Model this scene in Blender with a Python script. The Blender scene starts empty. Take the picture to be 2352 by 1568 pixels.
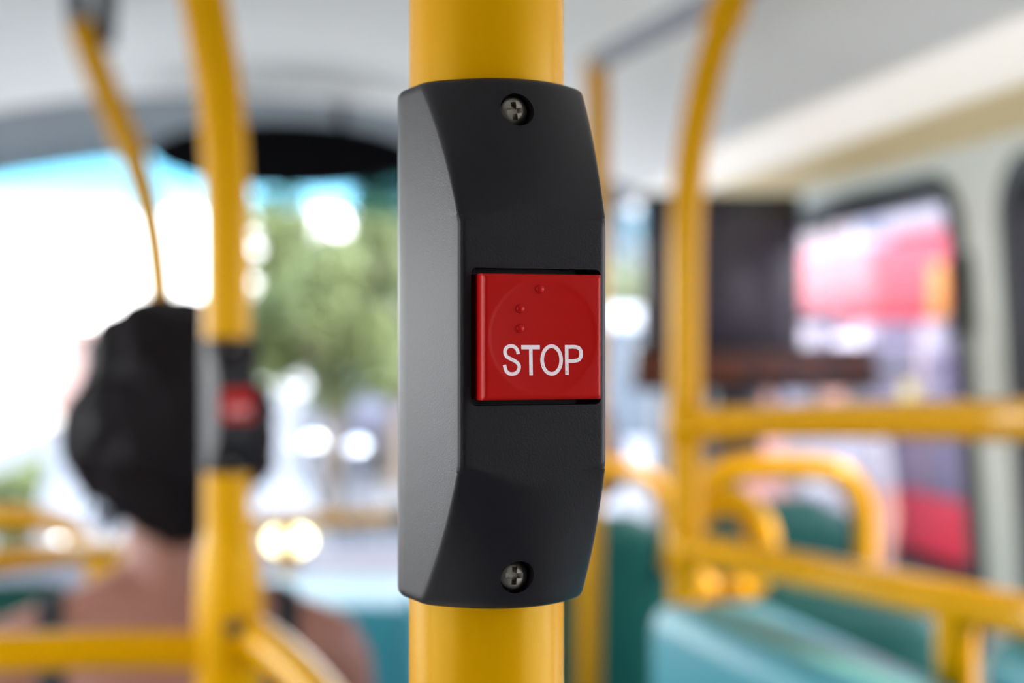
import bpy, bmesh, math, random
from mathutils import Vector, Matrix, Quaternion
from mathutils.bvhtree import BVHTree

random.seed(7)
scene = bpy.context.scene
COL = scene.collection
R = math.radians

# ------------------------------------------------------------------ camera
FPX = 3503.0                      # focal length in pixels of the 2352-wide frame
PSI = R(9.34)                     # camera turned right of the bus axis
EYE = Vector((0.0, 0.0, 1.5))
FWD = Vector((math.sin(PSI), math.cos(PSI), 0.0))
RGT = Vector((math.cos(PSI), -math.sin(PSI), 0.0))
UP = Vector((0, 0, 1))
cam_d = bpy.data.cameras.new('camera')
cam_d.sensor_width = 23.5
cam_d.lens = 23.5 * FPX / 2352.0
cam_d.clip_start = 0.01
cam_d.clip_end = 2000
cam_d.dof.use_dof = True
cam_d.dof.focus_distance = 0.315
cam_d.dof.aperture_fstop = 5.1
cam = bpy.data.objects.new('camera', cam_d)
cam.location = EYE
cam.rotation_euler = (R(90), 0, -PSI)
COL.objects.link(cam)
scene.camera = cam

# ------------------------------------------------------------------ view, world, sun
vs = scene.view_settings
vs.view_transform = 'Standard'
vs.look = 'None'
vs.gamma = 1.0
vs.use_curve_mapping = False
vs.exposure = 1.38

world = bpy.data.worlds.new('sky')
scene.world = world
world.use_nodes = True
wn, wl = world.node_tree.nodes, world.node_tree.links
wn.clear()
w_out = wn.new('ShaderNodeOutputWorld')
w_bg = wn.new('ShaderNodeBackground')
w_tc = wn.new('ShaderNodeTexCoord')
w_sep = wn.new('ShaderNodeSeparateXYZ')
w_ramp = wn.new('ShaderNodeValToRGB')
wl.new(w_tc.outputs['Generated'], w_sep.inputs[0])
wl.new(w_sep.outputs['Z'], w_ramp.inputs[0])
cr = w_ramp.color_ramp
SKY = [(0.0, (1.0, 0.97, 0.94)), (0.06, (0.95, 0.96, 0.97)), (0.14, (0.84, 0.90, 0.97)), (0.4, (0.60, 0.69, 0.85)), (1.0, (0.42, 0.53, 0.75))]
cr.elements[0].position = SKY[0][0]
cr.elements[0].color = SKY[0][1] + (1,)
cr.elements[1].position = SKY[-1][0]
cr.elements[1].color = SKY[-1][1] + (1,)
for p_, c_ in SKY[1:-1]:
    e_ = cr.elements.new(p_)
    e_.color = c_ + (1,)
wl.new(w_ramp.outputs[0], w_bg.inputs[0])
w_bg.inputs[1].default_value = 4.0
wl.new(w_bg.outputs[0], w_out.inputs[0])

sun_d = bpy.data.lights.new('sun', 'SUN')
sun_d.energy = 6.0
sun_d.angle = R(0.6)
sun_d.color = (1.0, 0.95, 0.86)
sun = bpy.data.objects.new('sun', sun_d)
sun_dir = Vector((0.76, -0.20, 0.56)).normalized()      # towards the sun
sun.rotation_euler = sun_dir.to_track_quat('Z', 'Y').to_euler()
sun.location = (6, -2, 8)
COL.objects.link(sun)

cy = scene.cycles
cy.max_bounces = 12
cy.diffuse_bounces = 6
cy.glossy_bounces = 4
cy.transparent_max_bounces = 16
cy.sample_clamp_indirect = 12.0
cy.caustics_reflective = False
cy.caustics_refractive = False


# ------------------------------------------------------------------ helpers
def P(px, py, d):
    """world point seen at pixel (px, py) of the 2352x1568 frame at depth d"""
    return EYE + d * (FWD + RGT * ((px - 1176) / FPX) + UP * ((784 - py) / FPX))


MATS = {}


def mat(name, color, rough=0.5, metal=0.0, spec=0.5, var=0.06, vscale=8.0, bump=0.0, bscale=200.0, coat=0.0, emit=None, estr=0.0):
    if name in MATS:
        return MATS[name]
    m = bpy.data.materials.new(name)
    m.use_nodes = True
    nt = m.node_tree
    b = nt.nodes['Principled BSDF']
    b.inputs['Roughness'].default_value = rough
    b.inputs['Metallic'].default_value = metal
    b.inputs['Specular IOR Level'].default_value = spec
    b.inputs['Coat Weight'].default_value = coat
    b.inputs['Coat Roughness'].default_value = 0.05
    tc = nt.nodes.new('ShaderNodeTexCoord')
    nz = nt.nodes.new('ShaderNodeTexNoise')
    nz.inputs['Scale'].default_value = vscale
    nz.inputs['Detail'].default_value = 4
    nt.links.new(tc.outputs['Object'], nz.inputs['Vector'])
    mx = nt.nodes.new('ShaderNodeMix')
    mx.data_type = 'RGBA'
    mx.inputs['A'].default_value = tuple(max(0, c * (1 - var)) for c in color) + (1,)
    mx.inputs['B'].default_value = tuple(min(1, c * (1 + var)) for c in color) + (1,)
    nt.links.new(nz.outputs['Fac'], mx.inputs['Factor'])
    nt.links.new(mx.outputs['Result'], b.inputs['Base Color'])
    if bump > 0:
        nb = nt.nodes.new('ShaderNodeTexNoise')
        nb.inputs['Scale'].default_value = bscale
        nb.inputs['Detail'].default_value = 3
        nt.links.new(tc.outputs['Object'], nb.inputs['Vector'])
        bp = nt.nodes.new('ShaderNodeBump')
        bp.inputs['Strength'].default_value = bump
        bp.inputs['Distance'].default_value = 0.3 / bscale
        nt.links.new(nb.outputs['Fac'], bp.inputs['Height'])
        nt.links.new(bp.outputs[0], b.inputs['Normal'])
    if emit:
        b.inputs['Emission Color'].default_value = tuple(emit) + (1,)
        b.inputs['Emission Strength'].default_value = estr
    MATS[name] = m
    return m


def glass_mat(name, tint, gloss=0.06, rough=0.02):
    m = bpy.data.materials.new(name)
    m.use_nodes = True
    nt = m.node_tree
    nt.nodes.clear()
    out = nt.nodes.new('ShaderNodeOutputMaterial')
    tr = nt.nodes.new('ShaderNodeBsdfTransparent')
    tr.inputs[0].default_value = tuple(tint) + (1,)
    gl = nt.nodes.new('ShaderNodeBsdfGlossy')
    gl.inputs['Roughness'].default_value = rough
    mx = nt.nodes.new('ShaderNodeMixShader')
    fr = nt.nodes.new('ShaderNodeFresnel')
    fr.inputs[0].default_value = 1.45
    mu = nt.nodes.new('ShaderNodeMath')
    mu.operation = 'MULTIPLY_ADD'
    mu.inputs[1].default_value = 0.10
    mu.inputs[2].default_value = 0.0
    nt.links.new(fr.outputs[0], mu.inputs[0])
    nt.links.new(mu.outputs[0], mx.inputs[0])
    nt.links.new(tr.outputs[0], mx.inputs[1])
    nt.links.new(gl.outputs[0], mx.inputs[2])
    nt.links.new(mx.outputs[0], out.inputs[0])
    MATS[name] = m
    return m


def tag(o, label=None, cat=None, group=None, kind=None):
    if label:
        o['label'] = label
    if cat:
        o['category'] = cat
    if group:
        o['group'] = group
    if kind:
        o['kind'] = kind
    return o


def empty(name, loc=(0, 0, 0), rz=0.0, label=None, cat=None, group=None, kind=None):
    o = bpy.data.objects.new(name, None)
    o.empty_display_size = 0.05
    o.location = loc
    o.rotation_euler = (0, 0, rz)
    COL.objects.link(o)
    return tag(o, label, cat, group, kind)


def smooth_mesh(me, ang=40):
    bm = bmesh.new()
    bm.from_mesh(me)
    for f in bm.faces:
        f.smooth = True
    lim = R(ang)
    for e in bm.edges:
        if len(e.link_faces) == 2 and e.calc_face_angle(0) > lim:
            e.smooth = False
    bm.to_mesh(me)
    bm.free()


def obj(name, bm, m=None, parent=None, smooth=40, loc=None, world_space=False):
    """bmesh (or mesh) -> linked object; geometry is in the parent's local space"""
    if isinstance(bm, bmesh.types.BMesh):
        bmesh.ops.recalc_face_normals(bm, faces=bm.faces)
        me = bpy.data.meshes.new(name)
        bm.to_mesh(me)
        bm.free()
    else:
        me = bm
    if smooth:
        smooth_mesh(me, smooth)
    o = bpy.data.objects.new(name, me)
    COL.objects.link(o)
    if m is not None:
        me.materials.clear()
        me.materials.append(m)
    if parent is not None:
        o.parent = parent
        if world_space:
            mw = Matrix.LocRotScale(parent.location, parent.rotation_euler, parent.scale)
            o.matrix_parent_inverse = mw.inverted()
    if loc is not None:
        o.location = loc
    return o


def ob_from_eval(o):
    """apply the modifiers of o"""
    dg = bpy.context.evaluated_depsgraph_get()
    dg.update()
    me = bpy.data.meshes.new_from_object(o.evaluated_get(dg))
    o.modifiers.clear()
    old = o.data
    o.data = me
    bpy.data.meshes.remove(old)
    return o


def boolean(o, cutters, op='DIFFERENCE'):
    for c in cutters:
        md = o.modifiers.new('b', 'BOOLEAN')
        md.operation = op
        md.solver = 'EXACT'
        md.object = c
    ob_from_eval(o)
    for c in cutters:
        me = c.data
        bpy.data.objects.remove(c)
        bpy.data.meshes.remove(me)
    return o


def copy_tree(o, parent=None):
    c = o.copy()
    COL.objects.link(c)
    c.parent = parent
    if parent is not None:
        c.matrix_parent_inverse = o.matrix_parent_inverse.copy()
    for ch in list(o.children):
        copy_tree(ch, c)
    return c


# ---- bmesh shape adders
def add_box(bm, c, s, rot=None, bevel=0.0, seg=2):
    r = bmesh.ops.create_cube(bm, size=1.0)
    vs_ = r['verts']
    for v in vs_:
        v.co = Vector((v.co.x * s[0], v.co.y * s[1], v.co.z * s[2]))
    if bevel > 0:
        es = list({e for v in vs_ for e in v.link_edges})
        rb = bmesh.ops.bevel(bm, geom=es, offset=bevel, segments=seg, affect='EDGES', profile=0.5)
        vs_ = list({v for f in rb['faces'] for v in f.verts} | {v for v in vs_ if v.is_valid})
        # gather whole island
        seen = set(vs_)
        stack = list(vs_)
        while stack:
            v = stack.pop()
            for e in v.link_edges:
                w = e.other_vert(v)
                if w not in seen:
                    seen.add(w)
                    stack.append(w)
        vs_ = list(seen)
    for v in vs_:
        if rot is not None:
            v.co = rot @ v.co
        v.co = v.co + Vector(c)
    return vs_


def catmull(pts, n=8):
    pts = [Vector(p) for p in pts]
    if len(pts) < 3:
        return pts
    out = []
    ext = [pts[0] * 2 - pts[1]] + pts + [pts[-1] * 2 - pts[-2]]
    for i in range(1, len(ext) - 2):
        p0, p1, p2, p3 = ext[i - 1:i + 3]
        for k in range(n):
            t = k / n
            out.append(0.5 * ((2 * p1) + (p2 - p0) * t + (2 * p0 - 5 * p1 + 4 * p2 - p3) * t * t + (3 * p1 - p0 - 3 * p2 + p3) * t ** 3))
    out.append(pts[-1])
    return out


def add_tube(bm, pts, r, seg=20, smooth=0, radii=None, cap=True, closed=False):
    pts = catmull(pts, smooth) if smooth else [Vector(p) for p in pts]
    n = len(pts)
    if radii is not None and len(radii) != n:
        m_ = len(radii)
        rr = []
        for i in range(n):
            t = i / (n - 1) * (m_ - 1)
            a = min(int(t), m_ - 2)
            rr.append(radii[a] + (radii[a + 1] - radii[a]) * (t - a))
        radii = rr
    rings = []
    t0 = (pts[1] - pts[0]).normalized()
    ref = Vector((0, 0, 1)) if abs(t0.z) < 0.9 else Vector((0, 1, 0))
    nrm = t0.cross(ref).normalized()
    for i, p in enumerate(pts):
        if closed:
            t = (pts[(i + 1) % n] - pts[i - 1]).normalized()
        elif i == 0:
            t = t0
        elif i == n - 1:
            t = (pts[i] - pts[i - 1]).normalized()
        else:
            t = (pts[i + 1] - pts[i - 1]).normalized()
        nrm = (nrm - t * nrm.dot(t)).normalized()
        bn = t.cross(nrm)
        ri = radii[i] if radii is not None else r
        rings.append([bm.verts.new(p + ri * (math.cos(2 * math.pi * k / seg) * nrm + math.sin(2 * math.pi * k / seg) * bn)) for k in range(seg)])
    rng = range(n) if closed else range(n - 1)
    for i in rng:
        a, b = rings[i], rings[(i + 1) % n]
        for k in range(seg):
            bm.faces.new((a[k], a[(k + 1) % seg], b[(k + 1) % seg], b[k]))
    if cap and not closed:
        bm.faces.new(rings[0][::-1])
        bm.faces.new(rings[-1])
    return rings


def add_lathe(bm, prof, seg=32, mtx=None):
    """prof: (r, z) from bottom to top, around Z; closed by caps where r>0"""
    mtx = mtx or Matrix()
    rings = []
    for r_, z_ in prof:
        if r_ < 1e-7:
            rings.append([bm.verts.new(mtx @ Vector((0, 0, z_)))])
        else:
            rings.append([bm.verts.new(mtx @ Vector((r_ * math.cos(2 * math.pi * k / seg), r_ * math.sin(2 * math.pi * k / seg), z_))) for k in range(seg)])
    for a, b in zip(rings, rings[1:]):
        if len(a) == 1 and len(b) == 1:
            continue
        for k in range(seg):
            k2 = (k + 1) % seg
            if len(a) == 1:
                bm.faces.new((a[0], b[k2], b[k]))
            elif len(b) == 1:
                bm.faces.new((a[k], a[k2], b[0]))
            else:
                bm.faces.new((a[k], a[k2], b[k2], b[k]))
    if len(rings[0]) > 1:
        bm.faces.new(rings[0][::-1])
    if len(rings[-1]) > 1:
        bm.faces.new(rings[-1])


def add_ellipsoid(bm, c, r, u=20, v=14, rot=None):
    m_ = Matrix.Translation(Vector(c)) @ ((rot or Matrix()).to_4x4()) @ Matrix.Diagonal((r[0], r[1], r[2], 1))
    bmesh.ops.create_uvsphere(bm, u_segments=u, v_segments=v, radius=1.0, matrix=m_)


def add_prism(bm, outline, h, mtx=None):
    """closed 2D outline in XY extruded along Z by h"""
    mtx = mtx or Matrix()
    a = [bm.verts.new(mtx @ Vector((x, y, 0))) for x, y in outline]
    b = [bm.verts.new(mtx @ Vector((x, y, h))) for x, y in outline]
    n = len(a)
    bm.faces.new(a[::-1])
    bm.faces.new(b)
    for i in range(n):
        j = (i + 1) % n
        bm.faces.new((a[i], a[j], b[j], b[i]))


def add_loft(bm, rings, cap=True):
    vv = [[bm.verts.new(p) for p in r] for r in rings]
    n = len(vv[0])
    for a, b in zip(vv, vv[1:]):
        for k in range(n):
            bm.faces.new((a[k], a[(k + 1) % n], b[(k + 1) % n], b[k]))
    if cap:
        bm.faces.new(vv[0][::-1])
        bm.faces.new(vv[-1])
    return vv


def rrect(w, h, r, seg=6, cx=0, cy=0):
    pts = []
    for sx, sy, a0 in ((1, 1, 0), (-1, 1, 90), (-1, -1, 180), (1, -1, 270)):
        for k in range(seg + 1):
            a = R(a0 + 90 * k / seg)
            pts.append((cx + sx * (w / 2 - r) + r * math.cos(a), cy + sy * (h / 2 - r) + r * math.sin(a)))
    return pts


def new():
    return bmesh.new()


# ------------------------------------------------------------------ materials
YEL = mat('yellow_powder_coat', (0.64, 0.305, 0.0), 0.25, spec=0.4, var=0.015, vscale=14)
YEL.node_tree.nodes['Principled BSDF'].inputs['Specular Tint'].default_value = (1.0, 0.72, 0.15, 1)
HOUS = mat('charcoal_plastic', (0.0075, 0.006, 0.0085), 0.42, spec=0.25, var=0.12, vscale=60, bump=0.35, bscale=2600)
RED = mat('red_button_plastic', (0.42, 0.004, 0.003), 0.33, spec=0.15, var=0.05, vscale=90, bump=0.08, bscale=900)
STEEL = mat('zinc_screw_steel', (0.34, 0.31, 0.27), 0.38, metal=1.0, var=0.25, vscale=900, bump=0.2, bscale=1500)
CEIL = mat('ceiling_grey_laminate', (0.89, 0.895, 0.84), 0.5, var=0.03, vscale=2)
COVE = mat('cream_cove_trim', (0.90, 0.72, 0.40), 0.5, var=0.04, vscale=3)
WALLM = mat('pale_grey_wall_panel', (0.62, 0.62, 0.55), 0.45, var=0.03, vscale=3)
FASC = mat('grey_front_fascia', (0.20, 0.23, 0.245), 0.55, var=0.05, vscale=3)
FLOORM = mat('speckled_grey_floor', (0.36, 0.35, 0.34), 0.6, var=0.35, vscale=160, bump=0.2, bscale=200)
RUB = mat('black_rubber', (0.018, 0.018, 0.020), 0.5, var=0.1)
TEAL = mat('teal_moulded_plastic', (0.042, 0.265, 0.325), 0.38, spec=0.25, var=0.06, vscale=5)
DTEAL = mat('dark_green_plastic', (0.002, 0.060, 0.047), 0.45, spec=0.25, var=0.08, vscale=6)
CUSH = mat('blue_green_fabric', (0.04, 0.22, 0.26), 0.9, var=0.3, vscale=90, bump=0.3, bscale=500)
DASHM = mat('grey_dashboard', (0.17, 0.165, 0.18), 0.85, spec=0.2, var=0.06, vscale=6)
DGREY = mat('dark_grey_metal', (0.10, 0.105, 0.12), 0.4, metal=0.3, var=0.08)
BLK = mat('gloss_black', (0.010, 0.010, 0.013), 0.15, var=0.1)
SCRN = mat('dark_screen_glass', (0.036, 0.030, 0.040), 0.22, var=0.2, vscale=3)
GLASS = glass_mat('window_glass', (0.95, 0.96, 0.96))
SGLASS = glass_mat('tinted_side_glass', (0.72, 0.70, 0.74))
TINT = glass_mat('tinted_sun_strip', (0.45, 0.62, 0.68))
_nt = TINT.node_tree
_tc = _nt.nodes.new('ShaderNodeTexCoord')
_sp = _nt.nodes.new('ShaderNodeSeparateXYZ')
_rp = _nt.nodes.new('ShaderNodeValToRGB')
_rp.color_ramp.elements[0].position = 0.05
_rp.color_ramp.elements[0].color = (1, 1, 1, 1)
_rp.color_ramp.elements[1].position = 0.8
_rp.color_ramp.elements[1].color = (0.27, 0.47, 0.55, 1)
_nt.links.new(_tc.outputs['Generated'], _sp.inputs[0])
_nt.links.new(_sp.outputs['Z'], _rp.inputs[0])
_nt.links.new(_rp.outputs[0], [n for n in _nt.nodes if n.type == 'BSDF_TRANSPARENT'][0].inputs[0])

# ------------------------------------------------------------------ the bus shell
XR, XC = 1.10, -0.125
Y0, YF = -2.3, 4.10            # rear wall, windshield plane
ZTOP = 1.81


def wall_x(z):
    return XR + 0.055 * (ZTOP - max(z, 0.95)) / 0.8


def side(y, z, off, s):
    """point of the side wall; s=+1 right, -1 left; off is outwards"""
    x = wall_x(z) + off
    return Vector((x if s > 0 else 2 * XC - x, y, z))


PROFILE = [(1.10, 1.81), (1.050, 1.862), (0.945, 1.910), (0.86, 1.940), (0.75, 1.98), (0.62, 2.045), (0.5, 2.095), (0.35, 2.135), (0.18, 2.165), (XC, 2.18)]


def ceil_z(x):
    x = XC + abs(x - XC)
    for (xa, za), (xb, zb) in zip(PROFILE, PROFILE[1:]):
        if xb <= x <= xa:
            return za + (zb - za) * (x - xa) / (xb - xa)
    return ZTOP


def arch_z(x):
    return 2.003 - 0.159 * (x - 0.017) ** 2


YD = 3.30                      # where the ceiling begins to dip to the windshield


def strip(name, prof, m, y0, y1, th=0.03):
    bm = new()
    up = [(x, z + th) for x, z in prof]
    loop = prof + up[::-1]
    a = [bm.verts.new((x, y0, z)) for x, z in loop]
    b = [bm.verts.new((x, y1, z)) for x, z in loop]
    n = len(loop)
    k = len(prof)
    for i in range(n):
        j = (i + 1) % n
        bm.faces.new((a[i], a[j], b[j], b[i]))
    for i in range(k - 1):
        for v in (a, b):
            bm.faces.new((v[i], v[i + 1], v[n - 2 - i], v[n - 1 - i]))
    return tag(obj(name, bm, m), kind='structure')


mir = [(2 * XC - x, z) for x, z in PROFILE]
strip('ceiling', PROFILE[2:] + mir[2:-1][::-1], CEIL, Y0, YD)
strip('trim_1', PROFILE[1:3], mat('white_cove_added_glow', (0.88, 0.86, 0.80), 0.45, var=0.02, emit=(1.0, 0.93, 0.82), estr=0.17), Y0, YF)  # white cove strips get an added glow to brighten band and ceiling
strip('trim_2', PROFILE[0:2], COVE, Y0, YF)
strip('trim_3', mir[1:3], MATS['white_cove_added_glow'], Y0, YF)
strip('trim_4', mir[0:2], COVE, Y0, YF)

bm = new()
add_box(bm, (XC, (Y0 + YF) / 2, -0.03), (2.6, YF - Y0 + 0.2, 0.06))
tag(obj('floor', bm, FLOORM), kind='structure')

# front dome of the ceiling, then the grey header band above the windshield
def dome(name, m, t0, t1, nt=14, nx=48, lift=0.0):
    bm = new()
    hw = 1.10 - XC - 0.135
    g = []
    for j in range(nt + 1):
        t = t0 + (t1 - t0) * j / nt
        row = []
        for i in range(nx + 1):
            x = XC - hw + 2 * hw * i / nx
            zc, za = ceil_z(x), min(arch_z(x), ceil_z(x) - 0.01)
            y = YD + (YF - 0.02 - YD) * t
            row.append(bm.verts.new((x, y, zc - (zc - za) * t ** 2.2 + lift)))
        g.append(row)
    top = [[bm.verts.new(v.co + Vector((0, 0.0, 0.04))) for v in row] for row in g]
    for j in range(nt):
        for i in range(nx):
            bm.faces.new((g[j][i], g[j][i + 1], g[j + 1][i + 1], g[j + 1][i]))
            bm.faces.new((top[j][i], top[j + 1][i], top[j + 1][i + 1], top[j][i + 1]))
    for i in range(nx):
        bm.faces.new((g[0][i], top[0][i], top[0][i + 1], g[0][i + 1]))
        bm.faces.new((g[-1][i], g[-1][i + 1], top[-1][i + 1], top[-1][i]))
    for j in range(nt):
        bm.faces.new((g[j][0], g[j + 1][0], top[j + 1][0], top[j][0]))
        bm.faces.new((g[j][-1], top[j][-1], top[j + 1][-1], g[j + 1][-1]))
    return tag(obj(name, bm, m), kind='structure')


dome('trim_5', CEIL, 0.0, 0.66)
dome('trim_6', FASC, 0.66, 1.0, lift=-0.004)


def wall_side(name, s, ywins, yend):
    """one side wall: panels with rounded window openings, gaskets and panes"""
    ys = sorted(ywins)
    bm = new()
    ZS, ZT, RC = 0.98, 1.765, 0.085
    cuts = [Y0] + [(ys[i][1] + ys[i + 1][0]) / 2 for i in range(len(ys) - 1)] + [yend]
    SEG = 6
    wall = tag(obj(name, bmesh.new(), WALLM), kind='structure')
    for w, (ya, yb) in enumerate(ys):
        yA, yB = cuts[w], cuts[w + 1]
        cy_, cz_ = (ya + yb) / 2, (ZS + ZT) / 2
        hole = rrect(yb - ya, ZT - ZS, RC, SEG, cy_, cz_)
        outer = []
        for q in range(4):
            for k in range(SEG + 1):
                y, z = hole[q * (SEG + 1) + k]
                sy = yB if q in (0, 3) else yA
                sz = ZTOP if q in (0, 1) else 0.0
                if k == 3:
                    outer.append((sy, sz))
                elif (k < 3) == (q in (0, 2)):
                    outer.append((sy, z))
                else:
                    outer.append((y, sz))
        n = len(hole)
        for off, flip in ((0.0, False), (0.07, True)):
            a = [bm.verts.new(side(y, z, off, s)) for y, z in hole]
            b = [bm.verts.new(side(y, z, off, s)) for y, z in outer]
            for i in range(n):
                j = (i + 1) % n
                bm.faces.new((a[i], a[j], b[j], b[i]))
            if off == 0.0:
                a0 = a
            else:
                for i in range(n):
                    j = (i + 1) % n
                    bm.faces.new((a0[i], a[i], a[j], a0[j]))
        num = len([o for o in bpy.data.objects if o.name.startswith('window_')]) + 1
        g = new()
        loops = []
        for ww, off in ((0.004, 0.045), (0.014, -0.010), (-0.022, -0.012), (-0.030, 0.0), (-0.030, 0.045)):
            rr_ = rrect(yb - ya + 2 * ww, ZT - ZS + 2 * ww, RC + ww, SEG, cy_, cz_)
            loops.append([g.verts.new(side(y, z, off, s)) for y, z in rr_])
        for la, lb in zip(loops, loops[1:] + loops[:1]):
            for i in range(n):
                j = (i + 1) % n
                g.faces.new((la[i], la[j], lb[j], lb[i]))
        wo = tag(obj('window_%d' % num, g, RUB), kind='structure')
        pb = new()
        rr_ = rrect(yb - ya - 0.05, ZT - ZS - 0.05, RC - 0.025, SEG, cy_, cz_)
        va = [pb.verts.new(side(y, z, 0.018, s)) for y, z in rr_]
        vb = [pb.verts.new(side(y, z, 0.024, s)) for y, z in rr_]
        pb.faces.new(va)
        pb.faces.new(vb[::-1])
        for i in range(n):
            j = (i + 1) % n
            pb.faces.new((va[i], va[j], vb[j], vb[i]))
        obj('pane', pb, SGLASS if s > 0 and 0.6 < ya < 3.0 else GLASS, wo)
    bmesh.ops.recalc_face_normals(bm, faces=bm.faces)
    me = wall.data
    bm.to_mesh(me)
    bm.free()
    me.materials.clear()
    me.materials.append(WALLM)
    smooth_mesh(me, 30)
    return wall


WIN_R = [(-0.80, 0.58), (0.70, 2.145), (2.305, 3.85)]
WIN_L = [(-0.80, 0.58), (0.70, 2.12), (2.25, 3.85)]
wall_side('wall_right', 1, WIN_R, YF)
wall_side('wall_left', -1, WIN_L, YF)

# unseen rear wall, closed and dark to cut light from behind
bm = new()
add_box(bm, (XC, Y0 - 0.04, 1.1), (2.62, 0.08, 2.3))
tag(obj('wall_rear', bm, mat('dark_rear_panel', (0.13, 0.14, 0.15), 0.6)), kind='structure')

# front wall under the windshield and the corner pillars
bm = new()
add_box(bm, (XC, YF + 0.03, 0.42), (2.6, 0.08, 0.98))
tag(obj('wall_front', bm, DASHM), kind='structure')
for k, sx in enumerate((-1, 1)):
    bm = new()
    xx = XC + sx * 1.245
    add_box(bm, (xx, YF - 0.01, 1.36), (0.10, 0.16, 0.96), bevel=0.03, seg=3)
    tag(obj('trim_%d' % (7 + k), bm, mat('dark_corner_pillar', (0.11, 0.12, 0.14), 0.5)), kind='structure')

# windshield: arched pane, black edge, tinted strip along its top, faint sticker marks
def ws_outline(inset, zlo, zhi_drop, n=40):
    hw = 1.225 - inset
    pts = []
    for i in range(n + 1):
        x = XC - hw + 2 * hw * i / n
        e = abs(2 * i / n - 1)
        rnd = 0.09 * max(0, (e - 0.93) / 0.07) ** 2
        pts.append((x, arch_z(x) - zhi_drop - rnd))
    pts += [(XC + hw, zlo), (XC - hw, zlo)]
    return pts


wsY = YF + 0.02
MXZ = Matrix(((1, 0, 0, 0), (0, 0, 1, wsY), (0, 1, 0, 0), (0, 0, 0, 1)))
ws = empty('windshield', (XC, wsY, 0.9), kind='structure')
bm = new()
add_prism(bm, ws_outline(0, 0.9, 0.0), 0.006, MXZ)
obj('pane', bm, GLASS, ws, world_space=True)
bm = new()
hw = 1.2
top = [(XC - hw + 2 * hw * i / 30, arch_z(XC - hw + 2 * hw * i / 30) + 0.01) for i in range(31)]
low = [(x, z - 0.16) for x, z in top]
add_prism(bm, top + low[::-1], 0.003, Matrix.Translation((0, -0.008, 0)) @ MXZ)
obj('tint_band', bm, TINT, ws, world_space=True)
MARK = glass_mat('pale_sticker_film', (0.80, 0.86, 0.93))


def stroke(bm, pts, w, mtx, h=0.0008, closed=False):
    """flat ribbon along 2D points, extruded"""
    pts = [Vector(p) for p in pts]
    n = len(pts)
    L, Rr = [], []
    for i, p in enumerate(pts):
        if closed:
            t = pts[(i + 1) % n] - pts[i - 1]
        else:
            t = pts[min(i + 1, n - 1)] - pts[max(i - 1, 0)]
        t.normalize()
        nn = Vector((-t.y, t.x))
        L.append(p + nn * w / 2)
        Rr.append(p - nn * w / 2)
    def V(q, z):
        return bm.verts.new(mtx @ Vector((q.x, q.y, z)))
    l0, r0 = [V(q, 0) for q in L], [V(q, 0) for q in Rr]
    l1, r1 = [V(q, h) for q in L], [V(q, h) for q in Rr]
    rng = range(n) if closed else range(n - 1)
    for i in rng:
        j = (i + 1) % n
        bm.faces.new((l1[i], r1[i], r1[j], l1[j]))
        bm.faces.new((l0[i], l0[j], r0[j], r0[i]))
        bm.faces.new((l0[i], l1[i], l1[j], l0[j]))
        bm.faces.new((r0[i], r0[j], r1[j], r1[i]))
    if not closed:
        bm.faces.new((l0[0], r0[0], r1[0], l1[0]))
        bm.faces.new((l0[-1], l1[-1], r1[-1], r0[-1]))


def ws_px(px, py):
    """pixel on the windshield plane -> (x, z)"""
    d = (FWD + RGT * ((px - 1176) / FPX) + UP * ((784 - py) / FPX))
    t = (wsY - 0.012) / d.y
    p = EYE + d * t
    return (p.x, p.z)


MX2 = Matrix(((1, 0, 0, 0), (0, 0, 1, wsY - 0.012), (0, 1, 0, 0), (0, 0, 0, 1)))
for pts, w_ in (([(102, 600), (94, 636)], 0.014), ([(172, 588), (150, 583), (133, 593), (124, 610), (130, 625), (150, 630), (172, 622)], 0.014), ([(10, 610), (15, 628)], 0.018), ([(44, 618), (46, 632)], 0.010)):
    bm = new()
    q = [Vector(ws_px(*p)) for p in pts]
    q3 = catmull([Vector((p.x, p.y, 0)) for p in q], 6) if len(q) > 2 else [Vector((p.x, p.y, 0)) for p in q]
    stroke(bm, [(p.x, p.y) for p in q3], w_, MX2, 0.001)
    obj('sticker_mark', bm, MARK, ws, world_space=True)

# dashboard below the windshield
bm = new()
prof = [(3.60, 0.55), (3.56, 0.86), (3.59, 0.935), (3.66, 0.96), (3.85, 0.975), (4.06, 0.93), (4.06, 0.55)]
a = [bm.verts.new((XC - 1.2, y, z)) for y, z in prof]
b = [bm.verts.new((XC + 1.2, y, z)) for y, z in prof]
bm.faces.new(a)
bm.faces.new(b[::-1])
for i in range(len(prof)):
    j = (i + 1) % len(prof)
    bm.faces.new((a[i], a[j], b[j], b[i]))
bmesh.ops.bevel(bm, geom=list(bm.edges), offset=0.015, segments=2, affect='EDGES')
dash = tag(obj('dashboard', bm, DASHM), 'grey moulded dashboard under the windshield', 'dashboard')
bm = new()
add_box(bm, (XC + 0.3, 3.575, 0.68), (1.6, 0.03, 0.2), bevel=0.01)
obj('front_panel', bm, mat('near_black_plastic', (0.03, 0.03, 0.035), 0.5), dash)

# ------------------------------------------------------------------ stop button on the centre pole
TH = R(18.7)
D0 = 0.3456
POLE = P(1117.5, 784, D0)      # pole axis at eye height
ZB = 1.4996                    # centre height of the button unit


def make_pole_tube(bm, x, y, z0, z1, r=0.0175, seg=64):
    add_lathe(bm, [(r, z0), (r, z1)], seg, Matrix.Translation((x, y, 0)))


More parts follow.
